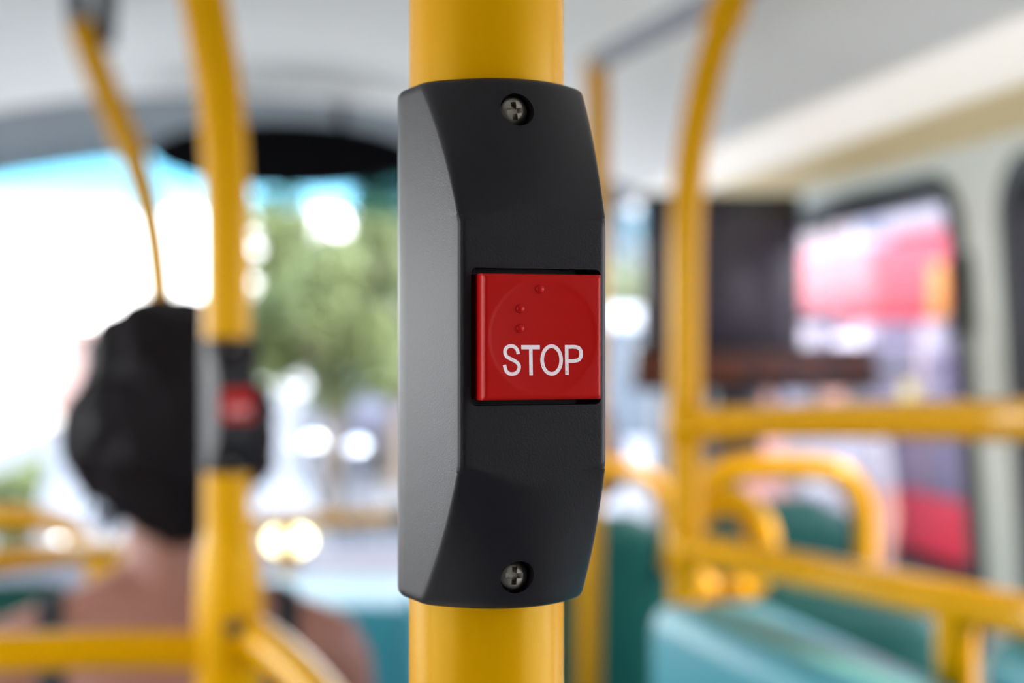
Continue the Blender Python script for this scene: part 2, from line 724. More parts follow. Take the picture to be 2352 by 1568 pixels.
pole = empty('grab_pole', (POLE.x, POLE.y, 0), 0, 'thick upright yellow pole in sharp focus carrying the large stop button', 'pole')
bm = new()
make_pole_tube(bm, 0, 0, 0.0, ceil_z(POLE.x))
obj('tube', bm, YEL, pole)
bm = new()
add_lathe(bm, [(0.045, 0.0), (0.045, 0.006), (0.038, 0.012), (0.022, 0.016), (0.0176, 0.03)], 40)
obj('floor_flange', bm, YEL, pole)
bm = new()
zc_ = ceil_z(POLE.x)
add_lathe(bm, [(0.0176, zc_ - 0.03), (0.022, zc_ - 0.016), (0.04, zc_ - 0.01), (0.045, zc_ + 0.004)], 40)
obj('ceiling_flange', bm, YEL, pole)

mm = 0.001
F_, B_, A_ = 32.5, 20.1, 16.1


def halfw(p):
    return B_ - (B_ - A_) * p / F_


def front(x, z):
    """depth of the front surface (mm) at (x, z)"""
    az = abs(z)
    t = (56.3 - az) / (56.3 - 26.4)
    apex = 23.3 + 0.33 * (56.3 - az) + 1.0 * math.sin(max(0, min(1, t)) * math.pi)
    sag = 7.9 + (1.4 - 7.9) * max(0, min(1.15, t))
    s = apex - sag * (x / 16.1) ** 2
    k = 0.25                         # soft minimum with the flat face
    h = max(k - abs(s - F_), 0) / k
    return min(s, F_) - h * h * k * 0.25


def section(z):
    """closed outline (x, y) in mm, y towards the back (front is -y)"""
    # find corner on the right side
    pc = F_
    for _ in range(12):
        pc = front(halfw(pc), z)
    cx_ = halfw(pc)
    rr = 1.5 if abs(z) < 26.4 else 0.9 + 1.8 * min(1, (abs(z) - 26.4) / 30) ** 1.5
    right = [(halfw(pc * k / 9.0), pc * k / 9.0) for k in range(9)]
    right = [q for q in right if q[1] < pc - rr * 1.05]
    while len(right) < 9:
        right.append(right[-1])
    # evenly resample the side
    side_end = pc - rr
    right = [(halfw(side_end * k / 8.0), side_end * k / 8.0) for k in range(9)]
    a_ = Vector((halfw(side_end), side_end))
    c_ = Vector((cx_, pc))
    xb = cx_ - rr
    b_ = Vector((xb, front(xb, z)))
    fil = []
    for k in range(1, 10):
        t = k / 10
        q = a_ * (1 - t) ** 2 + c_ * 2 * t * (1 - t) + b_ * t * t
        if abs(z) < 26.0 and k in (3, 6):
            inn = (Vector((0, 20)) - q).normalized()
            q = q + inn * 0.06
        fil.append((q.x, q.y))
    N = 30
    fr = [(xb - 2 * xb * k / N, front(xb - 2 * xb * k / N, z)) for k in range(N + 1)]
    half = right + fil
    pts = half + fr + [(-x, y) for x, y in half[::-1]]
    back = []
    for k in range(1, 16):
        a = math.pi * k / 16
        back.append((-B_ * math.cos(a), -B_ * math.sin(a) * 0.98))
    pts = pts + back
    return [(x, -y) for x, y in pts]


def housing_mesh():
    bm = new()
    H = 56.3
    zs = []
    z = -H
    NZ = 150
    for k in range(NZ + 1):
        zs.append(-H + 2 * H * k / NZ)
    ext = [0.05, 0.2, 0.45]
    zs = sorted(set(zs + [-H + e for e in ext] + [H - e for e in ext] + [s * 26.1 for s in (1, -1)] + [s * 26.4 for s in (1, -1)]))
    rings = []
    for z in zs:
        e = H - abs(z)
        sh = 0.0
        if e < 1.3:
            t = 1 - e / 1.3
            sh = 1.3 * (1 - math.sqrt(max(0, 1 - t * t)))
        sec = section(z)
        if sh > 0:
            c0 = Vector((0, -5))
            sec = [tuple((Vector(q) - c0) * (1 - sh / 20.0) + c0) for q in sec]
        rings.append([Vector((x * mm, y * mm, z * mm)) for x, y in sec])
    add_loft(bm, rings)
    bmesh.ops.recalc_face_normals(bm, faces=bm.faces)
    return bm


FB = F_ + 4.0                  # front face of the red button
BH = 12.85                     # its half size
ZBT = 1.35                     # its height above the unit centre (mm)
ZSC = 49.1
XSC = -1.5
XBT = 0.5


def add_rprism_y(bm, w, h, r, y0, y1, seg=5, cz=0.0, cx=0.0):
    pts = rrect(w, h, r, seg, cx, cz)
    a = [bm.verts.new((x, y0, z)) for x, z in pts]
    b = [bm.verts.new((x, y1, z)) for x, z in pts]
    n = len(pts)
    bm.faces.new(a)
    bm.faces.new(b[::-1])
    for i in range(n):
        j = (i + 1) % n
        bm.faces.new((a[i], a[j], b[j], b[i]))


def make_stop_button(label, hi=True):
    root = empty('stop_button', (0, 0, 0), 0, label, 'button', 'stop buttons on the poles')
    ho = obj('housing', housing_mesh(), HOUS, None, smooth=0)
    cut = []
    bm = new()
    make_pole_tube(bm, 0, 0, -0.1, 0.1, 0.01752)
    cut.append(obj('cut', bm, None, None, smooth=0))
    bm = new()
    add_rprism_y(bm, 2 * (BH + 1.35) * mm, 2 * (BH + 1.25) * mm, 1.2 * mm, -(F_ + 6) * mm, -(F_ - 4.5) * mm, cz=ZBT * mm, cx=XBT * mm)
    cut.append(obj('cut', bm, None, None, smooth=0))
    for s in (1, -1):
        bm = new()
        add_lathe(bm, [(3.6 * mm, 0), (3.6 * mm, 0.02)], 40, Matrix.Translation((XSC * mm, -22.4 * mm, s * ZSC * mm)) @ Matrix.Rotation(R(90), 4, 'X'))
        cut.append(obj('cut', bm, None, None, smooth=0))
    boolean(ho, cut)
    smooth_mesh(ho.data, 24)
    ho.data.materials.clear()
    ho.data.materials.append(HOUS)
    ho.parent = root
    # screws
    for s in (1, -1):
        bm = new()
        rot = Matrix.Rotation(R(90), 4, 'X')
        T = Matrix.Translation((XSC * mm, -22.6 * mm, s * ZSC * mm)) @ rot
        add_lathe(bm, [(2.95 * mm, -0.3 * mm), (3.1 * mm, 0.5 * mm), (3.0 * mm, 0.9 * mm), (2.7 * mm, 1.15 * mm), (1.8 * mm, 1.38 * mm), (0.7 * mm, 1.46 * mm), (0, 1.48 * mm)], 40, T)
        sc = obj('screw', bm, None, None, smooth=0)
        cs = []
        ang = 8 if s > 0 else -3
        for k in range(2):
            bm = new()
            w2, d2 = 0.58 * mm, 2.15 * mm
            rings = []
            for zz, f in ((0.1 * mm, 0.5), (1.7 * mm, 1.0)):
                rings.append([T @ Matrix.Rotation(R(ang + 90 * k), 4, 'Z') @ Vector((sx * d2 * f, sy * w2 * (0.8 + 0.2 * f), zz)) for sx, sy in ((-1, -1), (1, -1), (1, 1), (-1, 1))])
            add_loft(bm, rings)
            bmesh.ops.recalc_face_normals(bm, faces=bm.faces)
            cs.append(obj('cut', bm, None, None, smooth=0))
        boolean(sc, cs)
        smooth_mesh(sc.data, 30)
        sc.data.materials.clear()
        sc.data.materials.append(STEEL)
        sc.parent = root
        tag(sc, 'dull zinc cross-head screw')
    # the red key: grid front with a shallow round dish, rounded edges
    bm = new()
    n = 72
    rB = 0.75
    g = []
    for j in range(n + 1):
        row = []
        for i in range(n + 1):
            x, z = -BH + 2 * BH * i / n, -BH + 2 * BH * j / n
            rr_ = math.hypot(x, z)
            y = FB
            if rr_ < 11.35:
                y -= 0.08 + 0.38 * (1 - (rr_ / 11.35) ** 2)
            elif rr_ < 11.75:
                y -= 0.08 * (11.75 - rr_) / 0.4
            e = min(BH - abs(x), BH - abs(z))
            if e < rB:
                t = 1 - e / rB
                y -= rB * (1 - math.sqrt(max(0, 1 - t * t)))
            cxn, czn = BH - rB, BH - rB
            row.append(bm.verts.new(((x + XBT) * mm, -y * mm, (z + ZBT) * mm)))
        g.append(row)
    for j in range(n):
        for i in range(n):
            bm.faces.new((g[j][i], g[j][i + 1], g[j + 1][i + 1], g[j + 1][i]))
    edge = [g[0][i] for i in range(n + 1)] + [g[j][n] for j in range(1, n + 1)] + [g[n][i] for i in range(n - 1, -1, -1)] + [g[j][0] for j in range(n - 1, 0, -1)]
    bk = [bm.verts.new((v.co.x, -(F_ - 4.6) * mm, v.co.z)) for v in edge]
    m_ = len(edge)
    for i in range(m_):
        j = (i + 1) % m_
        bm.faces.new((edge[i], bk[i], bk[j], edge[j]))
    bm.faces.new(bk)
    key = tag(obj('button', bm, RED, root, smooth=50), 'square red push key with white lettering and raised dots')

    def face_y(x, z):
        rr_ = math.hypot(x, z)
        return FB - (0.08 + 0.38 * (1 - (rr_ / 11.35) ** 2) if rr_ < 11.35 else 0)

    # raised dots
    for px, py in ((1238, 661), (1193, 707), (1193, 753)):
        x, z = (px - 1245.5) / 10.75, (772 - py) / 11.37
        bm = new()
        add_ellipsoid(bm, ((x + XBT) * mm, -(face_y(x, z) - 0.02) * mm, (z + ZBT) * mm), (0.92 * mm, 0.62 * mm, 0.92 * mm), 24, 16)
        obj('braille_dot', bm, RED, key)
    # printed letters
    def zp(zx, zy):
        px, py = 900 + zx / 3.919, 600 + zy / 3.919
        return Vector(((px - 1245.5) / 10.75, (772 - py) / 11.37, 0))
    strokes = {
        'S': [([(1130, 830), (1122, 795), (1100, 768), (1070, 757), (1035, 764), (1012, 790), (1010, 825), (1030, 856), (1070, 878), (1110, 900), (1136, 932), (1133, 970), (1110, 1000), (1075, 1010), (1040, 1003), (1015, 975), (1003, 928)], 31, False)],
        'T': [([(1158, 768), (1328, 768)], 37, False), ([(1245, 770), (1246, 1023)], 32, False)],
        'O': [([(1435 + 87 * math.cos(2 * math.pi * k / 48), 885 + 126 * math.sin(2 * math.pi * k / 48)) for k in range(48)], 33, True)],
        'P': [([(1573, 748), (1574, 1022)], 33, False), ([(1574, 766), (1650, 766), (1690, 782), (1705, 828), (1690, 876), (1650, 893), (1574, 894)], 33, False)],
    }
    for ch in 'STOP':
        bm = new()
        for pts, w, closed in strokes[ch]:
            q = [zp(*p) for p in pts]
            if len(q) > 2 and not closed:
                q = catmull(q, 6)
            elif len(q) == 2:
                q = [q[0].lerp(q[1], k / 10) for k in range(11)]
            w_mm = w / 3.919 / 11.05
            n_ = len(q)
            L, Rr = [], []
            for i, p in enumerate(q):
                t = (q[(i + 1) % n_] - q[i - 1]) if closed else (q[min(i + 1, n_ - 1)] - q[max(i - 1, 0)])
                t.normalize()
                nn = Vector((-t.y, t.x, 0)) * w_mm / 2
                L.append(p + nn)
                Rr.append(p - nn)
            def V(p, lift):
                return bm.verts.new(((p.x + XBT) * mm, -(face_y(p.x, p.y) + lift) * mm, (p.y + ZBT) * mm))
            l0, r0 = [V(p, -0.03) for p in L], [V(p, -0.03) for p in Rr]
            l1, r1 = [V(p, 0.035) for p in L], [V(p, 0.035) for p in Rr]
            for i in (range(n_) if closed else range(n_ - 1)):
                j = (i + 1) % n_
                bm.faces.new((l1[i], r1[i], r1[j], l1[j]))
                bm.faces.new((l0[i], l0[j], r0[j], r0[i]))
                bm.faces.new((l0[i], l1[i], l1[j], l0[j]))
                bm.faces.new((r0[i], r0[j], r1[j], r1[i]))
            if not closed:
                bm.faces.new((l0[0], r0[0], r1[0], l1[0]))
                bm.faces.new((l0[-1], l1[-1], r1[-1], r0[-1]))
        tag(obj('letter', bm, PRINT, key, smooth=0), 'white printed letter %s' % ch)
    return root


# worn white print: white with small red chips
PRINT = mat('white_print', (0.88, 0.76, 0.80), 0.5, var=0.04, vscale=300)
_nt = PRINT.node_tree
_b = _nt.nodes['Principled BSDF']
_old = _b.inputs['Base Color'].links[0].from_socket
_tc = _nt.nodes.new('ShaderNodeTexCoord')
_nz = _nt.nodes.new('ShaderNodeTexNoise')
_nz.inputs['Scale'].default_value = 2300
_nz.inputs['Detail'].default_value = 5
_nt.links.new(_tc.outputs['Object'], _nz.inputs['Vector'])
_rp = _nt.nodes.new('ShaderNodeValToRGB')
_rp.color_ramp.elements[0].position = 0.60
_rp.color_ramp.elements[1].position = 0.72
_nt.links.new(_nz.outputs['Fac'], _rp.inputs[0])
_mx = _nt.nodes.new('ShaderNodeMix')
_mx.data_type = 'RGBA'
_mx.inputs['B'].default_value = (0.75, 0.28, 0.32, 1)
_nt.links.new(_rp.outputs[0], _mx.inputs['Factor'])
_nt.links.new(_old, _mx.inputs['A'])
_nt.links.new(_mx.outputs['Result'], _b.inputs['Base Color'])

stop1 = make_stop_button('large sharp dark grey unit with red STOP key on the centre pole')
stop1.location = (POLE.x, POLE.y, ZB)
stop1.rotation_euler = (0, 0, TH - PSI)

LP = P(521, 784, 1.28)
stop2 = copy_tree(stop1)
stop2['label'] = 'smaller blurred stop button unit with red key on the bent left pole'
stop2.location = (LP.x, LP.y, P(521, 930, 1.28).z)
stop2.rotation_euler = (0, 0, R(15))

# ------------------------------------------------------------------ handrails
def rail(parent, name, pts, r=0.0175, smooth=8, m=None, seg=24):
    bm = new()
    add_tube(bm, pts, r, seg, smooth)
    return obj(name, bm, m or YEL, parent, world_space=True, smooth=50)


def flange(parent, p, up=True, r=0.0175, m=None):
    bm = new()
    s = 1 if up else -1
    prof = [(2.5 * r, 0), (2.5 * r, s * 0.006), (2.1 * r, s * 0.012), (1.25 * r, s * 0.016), (1.02 * r, s * 0.03)]
    add_lathe(bm, prof, 28, Matrix.Translation(p))
    return obj('flange', bm, m or YEL, parent, world_space=True)


def C(lat, d, z):
    p = EYE + FWD * d + RGT * lat
    return Vector((p.x, p.y, z))


# -- bent pole left, with sleeve and two low rails
lp = empty('grab_pole', (LP.x, LP.y, 0), 0, 'bent yellow pole at left with a thick sleeve, between woman and camera', 'pole')
top = P(380, -700, 1.28)
rail(lp, 'tube', [Vector((LP.x, LP.y, 0)), Vector((LP.x, LP.y, 0.6)), P(521, 1000, 1.28), P(521, 700, 1.28), P(520, 450, 1.28), P(508, 250, 1.28), P(486, 100, 1.28), P(462, -40, 1.28), P(425, -250, 1.28), P(370, -600, 1.28), P(340, -860, 1.28)], seg=32, r=0.0195)
flange(lp, Vector((LP.x, LP.y, 0)))
bm = new()
zs0, zs1 = P(0, 1700, 1.28).z, P(0, 1185, 1.28).z
add_lathe(bm, [(0.0178, zs0), (0.025, zs0 + 0.01), (0.028, zs0 + 0.03), (0.0285, zs1 - 0.075), (0.0265, zs1 - 0.04), (0.0215, zs1 - 0.012), (0.0178, zs1)], 40, Matrix.Translation((LP.x + 0.002, LP.y, 0)))
sl = obj('sleeve', bm, YEL, lp, world_space=True)
bm = new()
sp = P(540, 1440, 1.253)
add_lathe(bm, [(0.0075, -0.004), (0.0075, 0.0035), (0.006, 0.006), (0.003, 0.0065), (0, 0.0055)], 20, Matrix.Translation(sp) @ Matrix.Rotation(-PSI, 4, 'Z') @ Matrix.Rotation(R(90), 4, 'X'))
obj('clamp_bolt', bm, mat('dark_bolt', (0.04, 0.035, 0.02), 0.4), lp, world_space=True)
rail(lp, 'rail', [side(1.26, P(0, 1530, 1.22).z, 0.01, -1), P(-420, 1530, 1.22), P(-150, 1506, 1.23), P(100, 1495, 1.25), P(300, 1492, 1.27), P(450, 1494, 1.28), P(521, 1496, 1.28)], r=0.0165)
rail(lp, 'rail', [P(521, 1440, 1.28), P(575, 1455, 1.27), P(640, 1500, 1.22), P(720, 1580, 1.14), P(800, 1690, 1.06), P(850, 1850, 1.02), C(-0.095, 1.01, 1.0), C(-0.095, 1.01, 0.5), C(-0.095, 1.01, 0.0)], r=0.0165)

# -- thin pole far left, hung from the ceiling
tp = P(375, 1290, 2.9)
lp2 = empty('grab_pole', (tp.x, tp.y, 0.0), 0, 'slender yellow pole at far left slanting down in front of the windshield', 'pole')
rail(lp2, 'tube', [P(186, 55, 2.9), P(205, 110, 2.9), P(232, 180, 2.9), P(268, 270, 2.9), P(305, 360, 2.9), P(335, 460, 2.9), P(355, 560, 2.9), P(367, 680, 2.9), P(374, 850, 2.9), P(375, 1100, 2.9), Vector((tp.x, tp.y, 0.0))], r=0.027)
flange(lp2, Vector((tp.x, tp.y, 0)))
for a_, b_ in (((184, 70), (176, -60)), ((238, 105), (246, -60))):
    p0, p1 = P(*a_, 2.9), P(*b_, 2.9)
    p1.z = ceil_z(p1.x)
    rail(lp2, 'ceiling_bracket', [p0, p0.lerp(p1, 0.5), p1], 0.021, 4, mat('dark_bracket', (0.05, 0.05, 0.055), 0.5))

# -- pole behind the stop button, right, with the grey ceiling rail
pb = P(1352, 1568, 2.4)
top = P(1370, 165, 2.98)
rp = empty('grab_pole', (pb.x, pb.y, 0), 0, 'yellow pole just right of the sharp stop button, meeting a grey ceiling rail', 'pole')
rail(rp, 'tube', [Vector((pb.x, pb.y, 0)), pb, P(1362, 1000, 2.41), P(1372, 500, 2.42), P(1373, 250, 2.42), P(1370, 165, 2.42), P(1372, 130, 2.42)], r=0.0185)
flange(rp, Vector((pb.x, pb.y, 0)))
gr = empty('ceiling_rail', P(1372, 140, 2.42), 0, 'thin grey handrail running under the ceiling above the right pole', 'handrail')
g0 = P(1372, 140, 2.42)
g1 = P(1640, 0, 1.95)
rail(gr, 'tube', [g0, g1, g0 + (g1 - g0) * 2.2, g0 + (g1 - g0) * 4.2], 0.0165, 4, mat('grey_rail_paint', (0.22, 0.23, 0.27), 0.4))
for t in (2.0, 4.1):
    q = g0 + (g1 - g0) * t
    q1 = Vector((q.x, q.y, ceil_z(q.x)))
    rail(gr, 'hanger', [q, q.lerp(q1, 0.5), q1], 0.011, 0, MATS['grey_rail_paint'])

# -- frame right: upright curving to the ceiling, upper and lower rails, short post
fp = P(1574, 784, 1.65)
fr = empty('grab_rail', (fp.x, fp.y, 0), 0, 'yellow tube frame at right: pole curving up to the ceiling with two rails', 'handrail')
zc2 = ceil_z(P(1860, -520, 1.5).x)
rail(fr, 'upright', [Vector((fp.x, fp.y, 0)), Vector((fp.x, fp.y, 0.7)), P(1574, 1000, 1.65), P(1574, 700, 1.65), P(1576, 520, 1.65), P(1584, 400, 1.65), P(1601, 280, 1.65), P(1630, 150, 1.65), P(1672, 20, 1.65), P(1730, -120, 1.65), P(1800, -290, 1.65), P(1840, -360, 1.65), Vector((P(1852, -420, 1.65).x, P(1852, -420, 1.65).y, ceil_z(P(1852, -420, 1.65).x) + 0.005))], seg=28)
flange(fr, Vector((fp.x, fp.y, 0)))
rail(fr, 'upper_rail', [P(1574, 972, 1.65), P(1660, 972, 1.60), P(1800, 968, 1.52), P(2050, 964, 1.38), P(2300, 964, 1.25), P(2600, 966, 1.1), Vector((0.85, 0.78, P(0, 966, 1.1).z)), Vector((wall_x(1.4) + 0.01, 0.64, P(0, 966, 1.1).z))])
rail(fr, 'lower_rail', [P(1574, 1258, 1.65), P(1620, 1264, 1.62), P(1720, 1284, 1.56), P(1900, 1320, 1.46), P(2120, 1366, 1.33), P(2352, 1414, 1.24), P(2650, 1480, 1.1), Vector((0.86, 0.74, P(0, 1480, 1.1).z)), Vector((wall_x(1.25) + 0.01, 0.62, P(0, 1480, 1.1).z))])
pp = P(2196, 1390, 1.3)
rail(fr, 'post', [pp, pp + Vector((0, 0, -0.3)), Vector((pp.x, pp.y, 0.0))], 0.0175, 0)
flange(fr, Vector((pp.x, pp.y, 0)))
for q, ax in ((P(1690, 36, 1.65), P(1672, 20, 1.65) - P(1700, -50, 1.65)), (P(1574, 972, 1.65), UP), (P(1574, 1258, 1.65), UP)):
    bm = new()
    ax = Vector(ax).normalized()
    q0 = q if ax.z > 0.99 or ax.z < -0.99 else P(1668, 30, 1.65)
    add_tube(bm, [q0 - ax * 0.022, q0 - ax * 0.018, q0 + ax * 0.018, q0 + ax * 0.022], 0.0205, 24, radii=[0.018, 0.0212, 0.0212, 0.018])
    obj('joint_collar', bm, YEL, fr, world_space=True)

# -- low rails further forward
q = P(660, 1200, 3.2)
f1 = empty('handrail', (q.x, q.y, 0), 0, 'yellow rail on a post before the dashboard, right of the woman', 'handrail')
rail(f1, 'rail', [P(480, 1205, 3.15), P(660, 1197, 3.2), P(800, 1192, 3.22), P(900, 1188, 3.24), P(930, 1188, 3.24)], 0.0185)
rail(f1, 'post', [P(660, 1200, 3.2), P(660, 1350, 3.2), Vector((q.x, q.y, 0))], 0.0185, 0)
flange(f1, Vector((q.x, q.y, 0)))
q3 = P(480, 1205, 3.15)
rail(f1, 'post', [q3, q3 + Vector((0, 0, -0.3)), Vector((q3.x, q3.y, 0))], 0.0185, 0)
bm = new()
add_ellipsoid(bm, P(930, 1188, 3.24), (0.026, 0.026, 0.026))
obj('end_cap', bm, RUB, f1, world_space=True)

q = P(-330, 1400, 1.98)
f2 = empty('handrail', (q.x, q.y, 0), 0, 'low yellow rail at the left edge passing behind the woman\'s neck', 'handrail')
rail(f2, 'rail', [P(-330, 1325, 1.98), P(-100, 1300, 2.0), P(60, 1280, 2.05), P(190, 1266, 2.2), P(262, 1262, 2.3)], 0.0175)
rail(f2, 'post', [P(-330, 1325, 1.98), P(-330, 1500, 1.98), Vector((q.x, q.y, 0))], 0.0175, 0)
q2 = P(262, 1262, 2.3)
rail(f2, 'post', [q2, q2 + Vector((0, 0, -0.3)), Vector((q2.x, q2.y, 0))], 0.0175, 0)


# ------------------------------------------------------------------ seats
def make_seat(label, px, d, ztop, w=0.42, seat_h=0.62, handle='arch', hx=(0, 0), hz=0.07, back_m=None, rz=0.0, group='teal bus seats', lean=0.16):
    c = P(px, 784, d)
    t = empty('bus_seat', (c.x, c.y, 0), rz, label, 'seat', group)
    bmt = back_m or DTEAL
    z0 = seat_h - 0.06
    NV = 22
    rings = []
    for j in range(NV + 1):
        v = j / NV
        z = z0 + (ztop - z0) * v
        e = (ztop - z) / 0.10
        hwid = w / 2 * (0.93 + 0.07 * min(1, v * 2))
        if e < 1:
            hwid -= 0.09 * (1 - math.sqrt(max(0, 1 - (1 - e) ** 2)))
        th = 0.022 if e > 0.2 else 0.022 * math.sqrt(max(0.08, e / 0.2))
        ring = []
        N = 40
        for k in range(N):
            a = 2 * math.pi * k / N
            ca, sa = math.cos(a), math.sin(a)
            x = hwid * math.copysign(abs(ca) ** 0.35, ca)
            y = th * math.copysign(abs(sa) ** 0.7, sa)
            y += 0.55 * x * x - lean * (z - z0)
            ring.append(Vector((x, y, z)))
        rings.append(ring)
    bm = new()
    add_loft(bm, rings)
    obj('backrest', bm, bmt, t, smooth=50)
    # padded front of the backrest
    rings = []
    for j in range(15):
        v = j / 14
        z = z0 + 0.10 + (ztop - 0.10 - z0 - 0.10) * v
        s = math.sqrt(max(0.05, 1 - abs(2 * v - 1) ** 6))
        ring = []
        for k in range(28):
            a = 2 * math.pi * k / 28
            ca, sa = math.cos(a), math.sin(a)
            x = w / 2 * 0.84 * s * math.copysign(abs(ca) ** 0.4, ca)
            y = 0.03 + 0.022 * s * math.copysign(abs(sa) ** 0.7, sa) + 0.5 * x * x - lean * (z - z0)
            ring.append(Vector((x, y, z)))
        rings.append(ring)
    bm = new()
    add_loft(bm, rings)
    obj('back_cushion', bm, CUSH, t, smooth=50)
    bm = new()
    add_box(bm, (0, 0.22, seat_h - 0.03), (w * 0.96, 0.42, 0.05), bevel=0.02, seg=3)
    obj('seat_pan', bm, bmt, t)
    bm = new()
    add_box(bm, (0, 0.23, seat_h + 0.012), (w * 0.88, 0.38, 0.05), bevel=0.022, seg=3)
    obj('seat_cushion', bm, CUSH, t)
    for sx in (-1, 1):
        bm = new()
        add_tube(bm, [Vector((sx * w * 0.34, 0.12, 0)), Vector((sx * w * 0.34, 0.17, seat_h * 0.5)), Vector((sx * w * 0.34, 0.2, seat_h - 0.05))], 0.018, 14, 4)
        obj('leg', bm, DGREY, t)
    yb = -lean * (ztop - z0)
    if handle == 'arch':
        hw_ = w / 2 - 0.012
        zb, zt = ztop - 0.075, ztop + hz
        pts = []
        for k in range(25):
            a = math.pi * k / 24
            ca, sa = math.cos(a), math.sin(a)
            x = hw_ * math.copysign(abs(ca) ** 0.55, ca)
            z = zb + (zt - zb) * abs(sa) ** 0.65
            pts.append(Vector((x, yb + 0.55 * x * x - 0.004, z)))
        bm = new()
        add_tube(bm, [pts[0] + Vector((0, 0, -0.03))] + pts + [pts[-1] + Vector((0, 0, -0.03))], 0.0185, 18)
        obj('handle', bm, YEL, t, smooth=60)
    elif handle == 'loop':
        x0, x1 = hx
        cx_, rx = (x0 + x1) / 2, (x1 - x0) / 2
        pts = []
        for k in range(28):
            a = 2 * math.pi * k / 28
            pts.append(Vector((cx_ + rx * math.cos(a), yb - 0.004, ztop + 0.050 + hz * math.sin(a))))
        bm = new()
        add_tube(bm, pts, 0.0185, 18, closed=True, cap=False)
        obj('handle', bm, YEL, t, smooth=60)
        bm = new()
        add_ellipsoid(bm, (cx_ + 0.012, yb - 0.02, ztop + 0.006), (0.016, 0.014, 0.013))
        obj('grip_foot', bm, YEL, t)
    return t


def PZ(py, d):
    return 1.5 + (784 - py) / FPX * d


make_seat('dark green seat back with yellow handle, directly right of the centre pole', 1270, 2.85, PZ(1168, 2.85), 0.435, hz=0.085)
make_seat('seat beside the window with a wide yellow arch over a blue-green top', 1728, 2.30, PZ(1134, 2.25), 0.29, hz=0.045)
make_seat('low seat behind the lower right rail with a small round yellow grip', 1845, 1.79, PZ(1352, 1.75), 0.33, handle='loop', hx=(-0.158, -0.064), hz=0.054, lean=0.06)
make_seat('seat at the left edge with a yellow arch handle, beyond the low rail', -30, 2.5, PZ(1320, 2.5), 0.40, hz=0.105)

# ------------------------------------------------------------------ teal boxes
def teal_box(name, foot, z0, z1, m, label, cat, bev=0.03):
    bm = new()
    a = [bm.verts.new((p.x, p.y, z0)) for p in foot]
    b = [bm.verts.new((p.x, p.y, z1)) for p in foot]
    bm.faces.new(a)
    bm.faces.new(b[::-1])
    n = len(foot)
    for i in range(n):
        j = (i + 1) % n
        bm.faces.new((a[i], b[i], b[j], a[j]))
    es = [e for e in bm.edges if not (e.verts[0].co.z == z0 and e.verts[1].co.z == z0)]
    bmesh.ops.bevel(bm, geom=es, offset=bev, segments=5, affect='EDGES', profile=0.5)
    c = sum((Vector((p.x, p.y, 0)) for p in foot), Vector()) / n
    t = empty(name, (c.x, c.y, z0), 0, label, cat)
    obj('shell', bm, m, t, world_space=True, smooth=60)
    return t


zt = 1.5 - 0.272
nb = teal_box('luggage_box', [C(0.139, 1.60, 0), C(0.270, 1.62, 0), C(0.445, 0.85, 0), C(0.355, 0.85, 0)], 0.0, zt, TEAL, 'near pale teal moulded box at the lower right, below the low rail', 'box', 0.026)
bm = new()                            # recessed tray strip on top of the box
p_ = [C(0.178, 1.56, zt), C(0.222, 1.565, zt), C(0.40, 0.9, zt), C(0.372, 0.9, zt)]
lo = [Vector((q.x, q.y, zt + 0.0015)) for q in p_]
hi_ = [Vector((q.x, q.y, zt - 0.003)) for q in p_]
add_loft(bm, [hi_, lo])
obj('top_inlay', bm, mat('green_grey_inlay', (0.10, 0.30, 0.27), 0.6), nb, world_space=True)

ft = teal_box('luggage_box', [C(-0.46, 2.42, 0), C(-0.16, 2.42, 0), C(-0.16, 2.80, 0), C(-0.46, 2.80, 0)], 0.0, PZ(1398, 2.42), TEAL, 'wide teal box with bright top between the woman and the centre pole', 'box', 0.025)

teal_box('luggage_box', [C(0.388, 1.265, 0), C(0.388, 0.98, 0), C(0.70, 0.98, 0), C(0.70, 1.265, 0)], 0.0, PZ(1450, 1.265), TEAL, 'teal box cut by the right edge of the photo, beyond the short post', 'box', 0.025)

# ------------------------------------------------------------------ screen, sign, mirror, hammer box
def oriented_box(c, w, d, h, yaw, bev, m, name, parent, off=(0, 0, 0)):
    bm = new()
    add_box(bm, off, (w, d, h), bevel=bev, seg=3)
    bmesh.ops.transform(bm, matrix=Matrix.Translation(c) @ Matrix.Rotation(yaw, 4, 'Z'), verts=bm.verts)
    return obj(name, bm, m, parent, world_space=True)


mc = P(1655, 625, 3.02)
mon = empty('monitor', mc, 0, 'large dark square screen hanging near the right wall, over the orange sign', 'screen')
yaw = -PSI + R(2)
oriented_box(mc, 0.315, 0.05, 0.31, yaw, 0.008, BLK, 'case', mon)
oriented_box(mc, 0.285, 0.006, 0.255, yaw, 0.001, SCRN, 'screen', mon, (-0.006, -0.026, -0.012))
for dz in (-0.09, 0.09):
    q0 = mc + RGT * 0.14 + Vector((0, 0, dz))
    rail(mon, 'bracket', [q0, Vector((wall_x(q0.z) + 0.01, q0.y, q0.z))], 0.012, 0, DGREY)

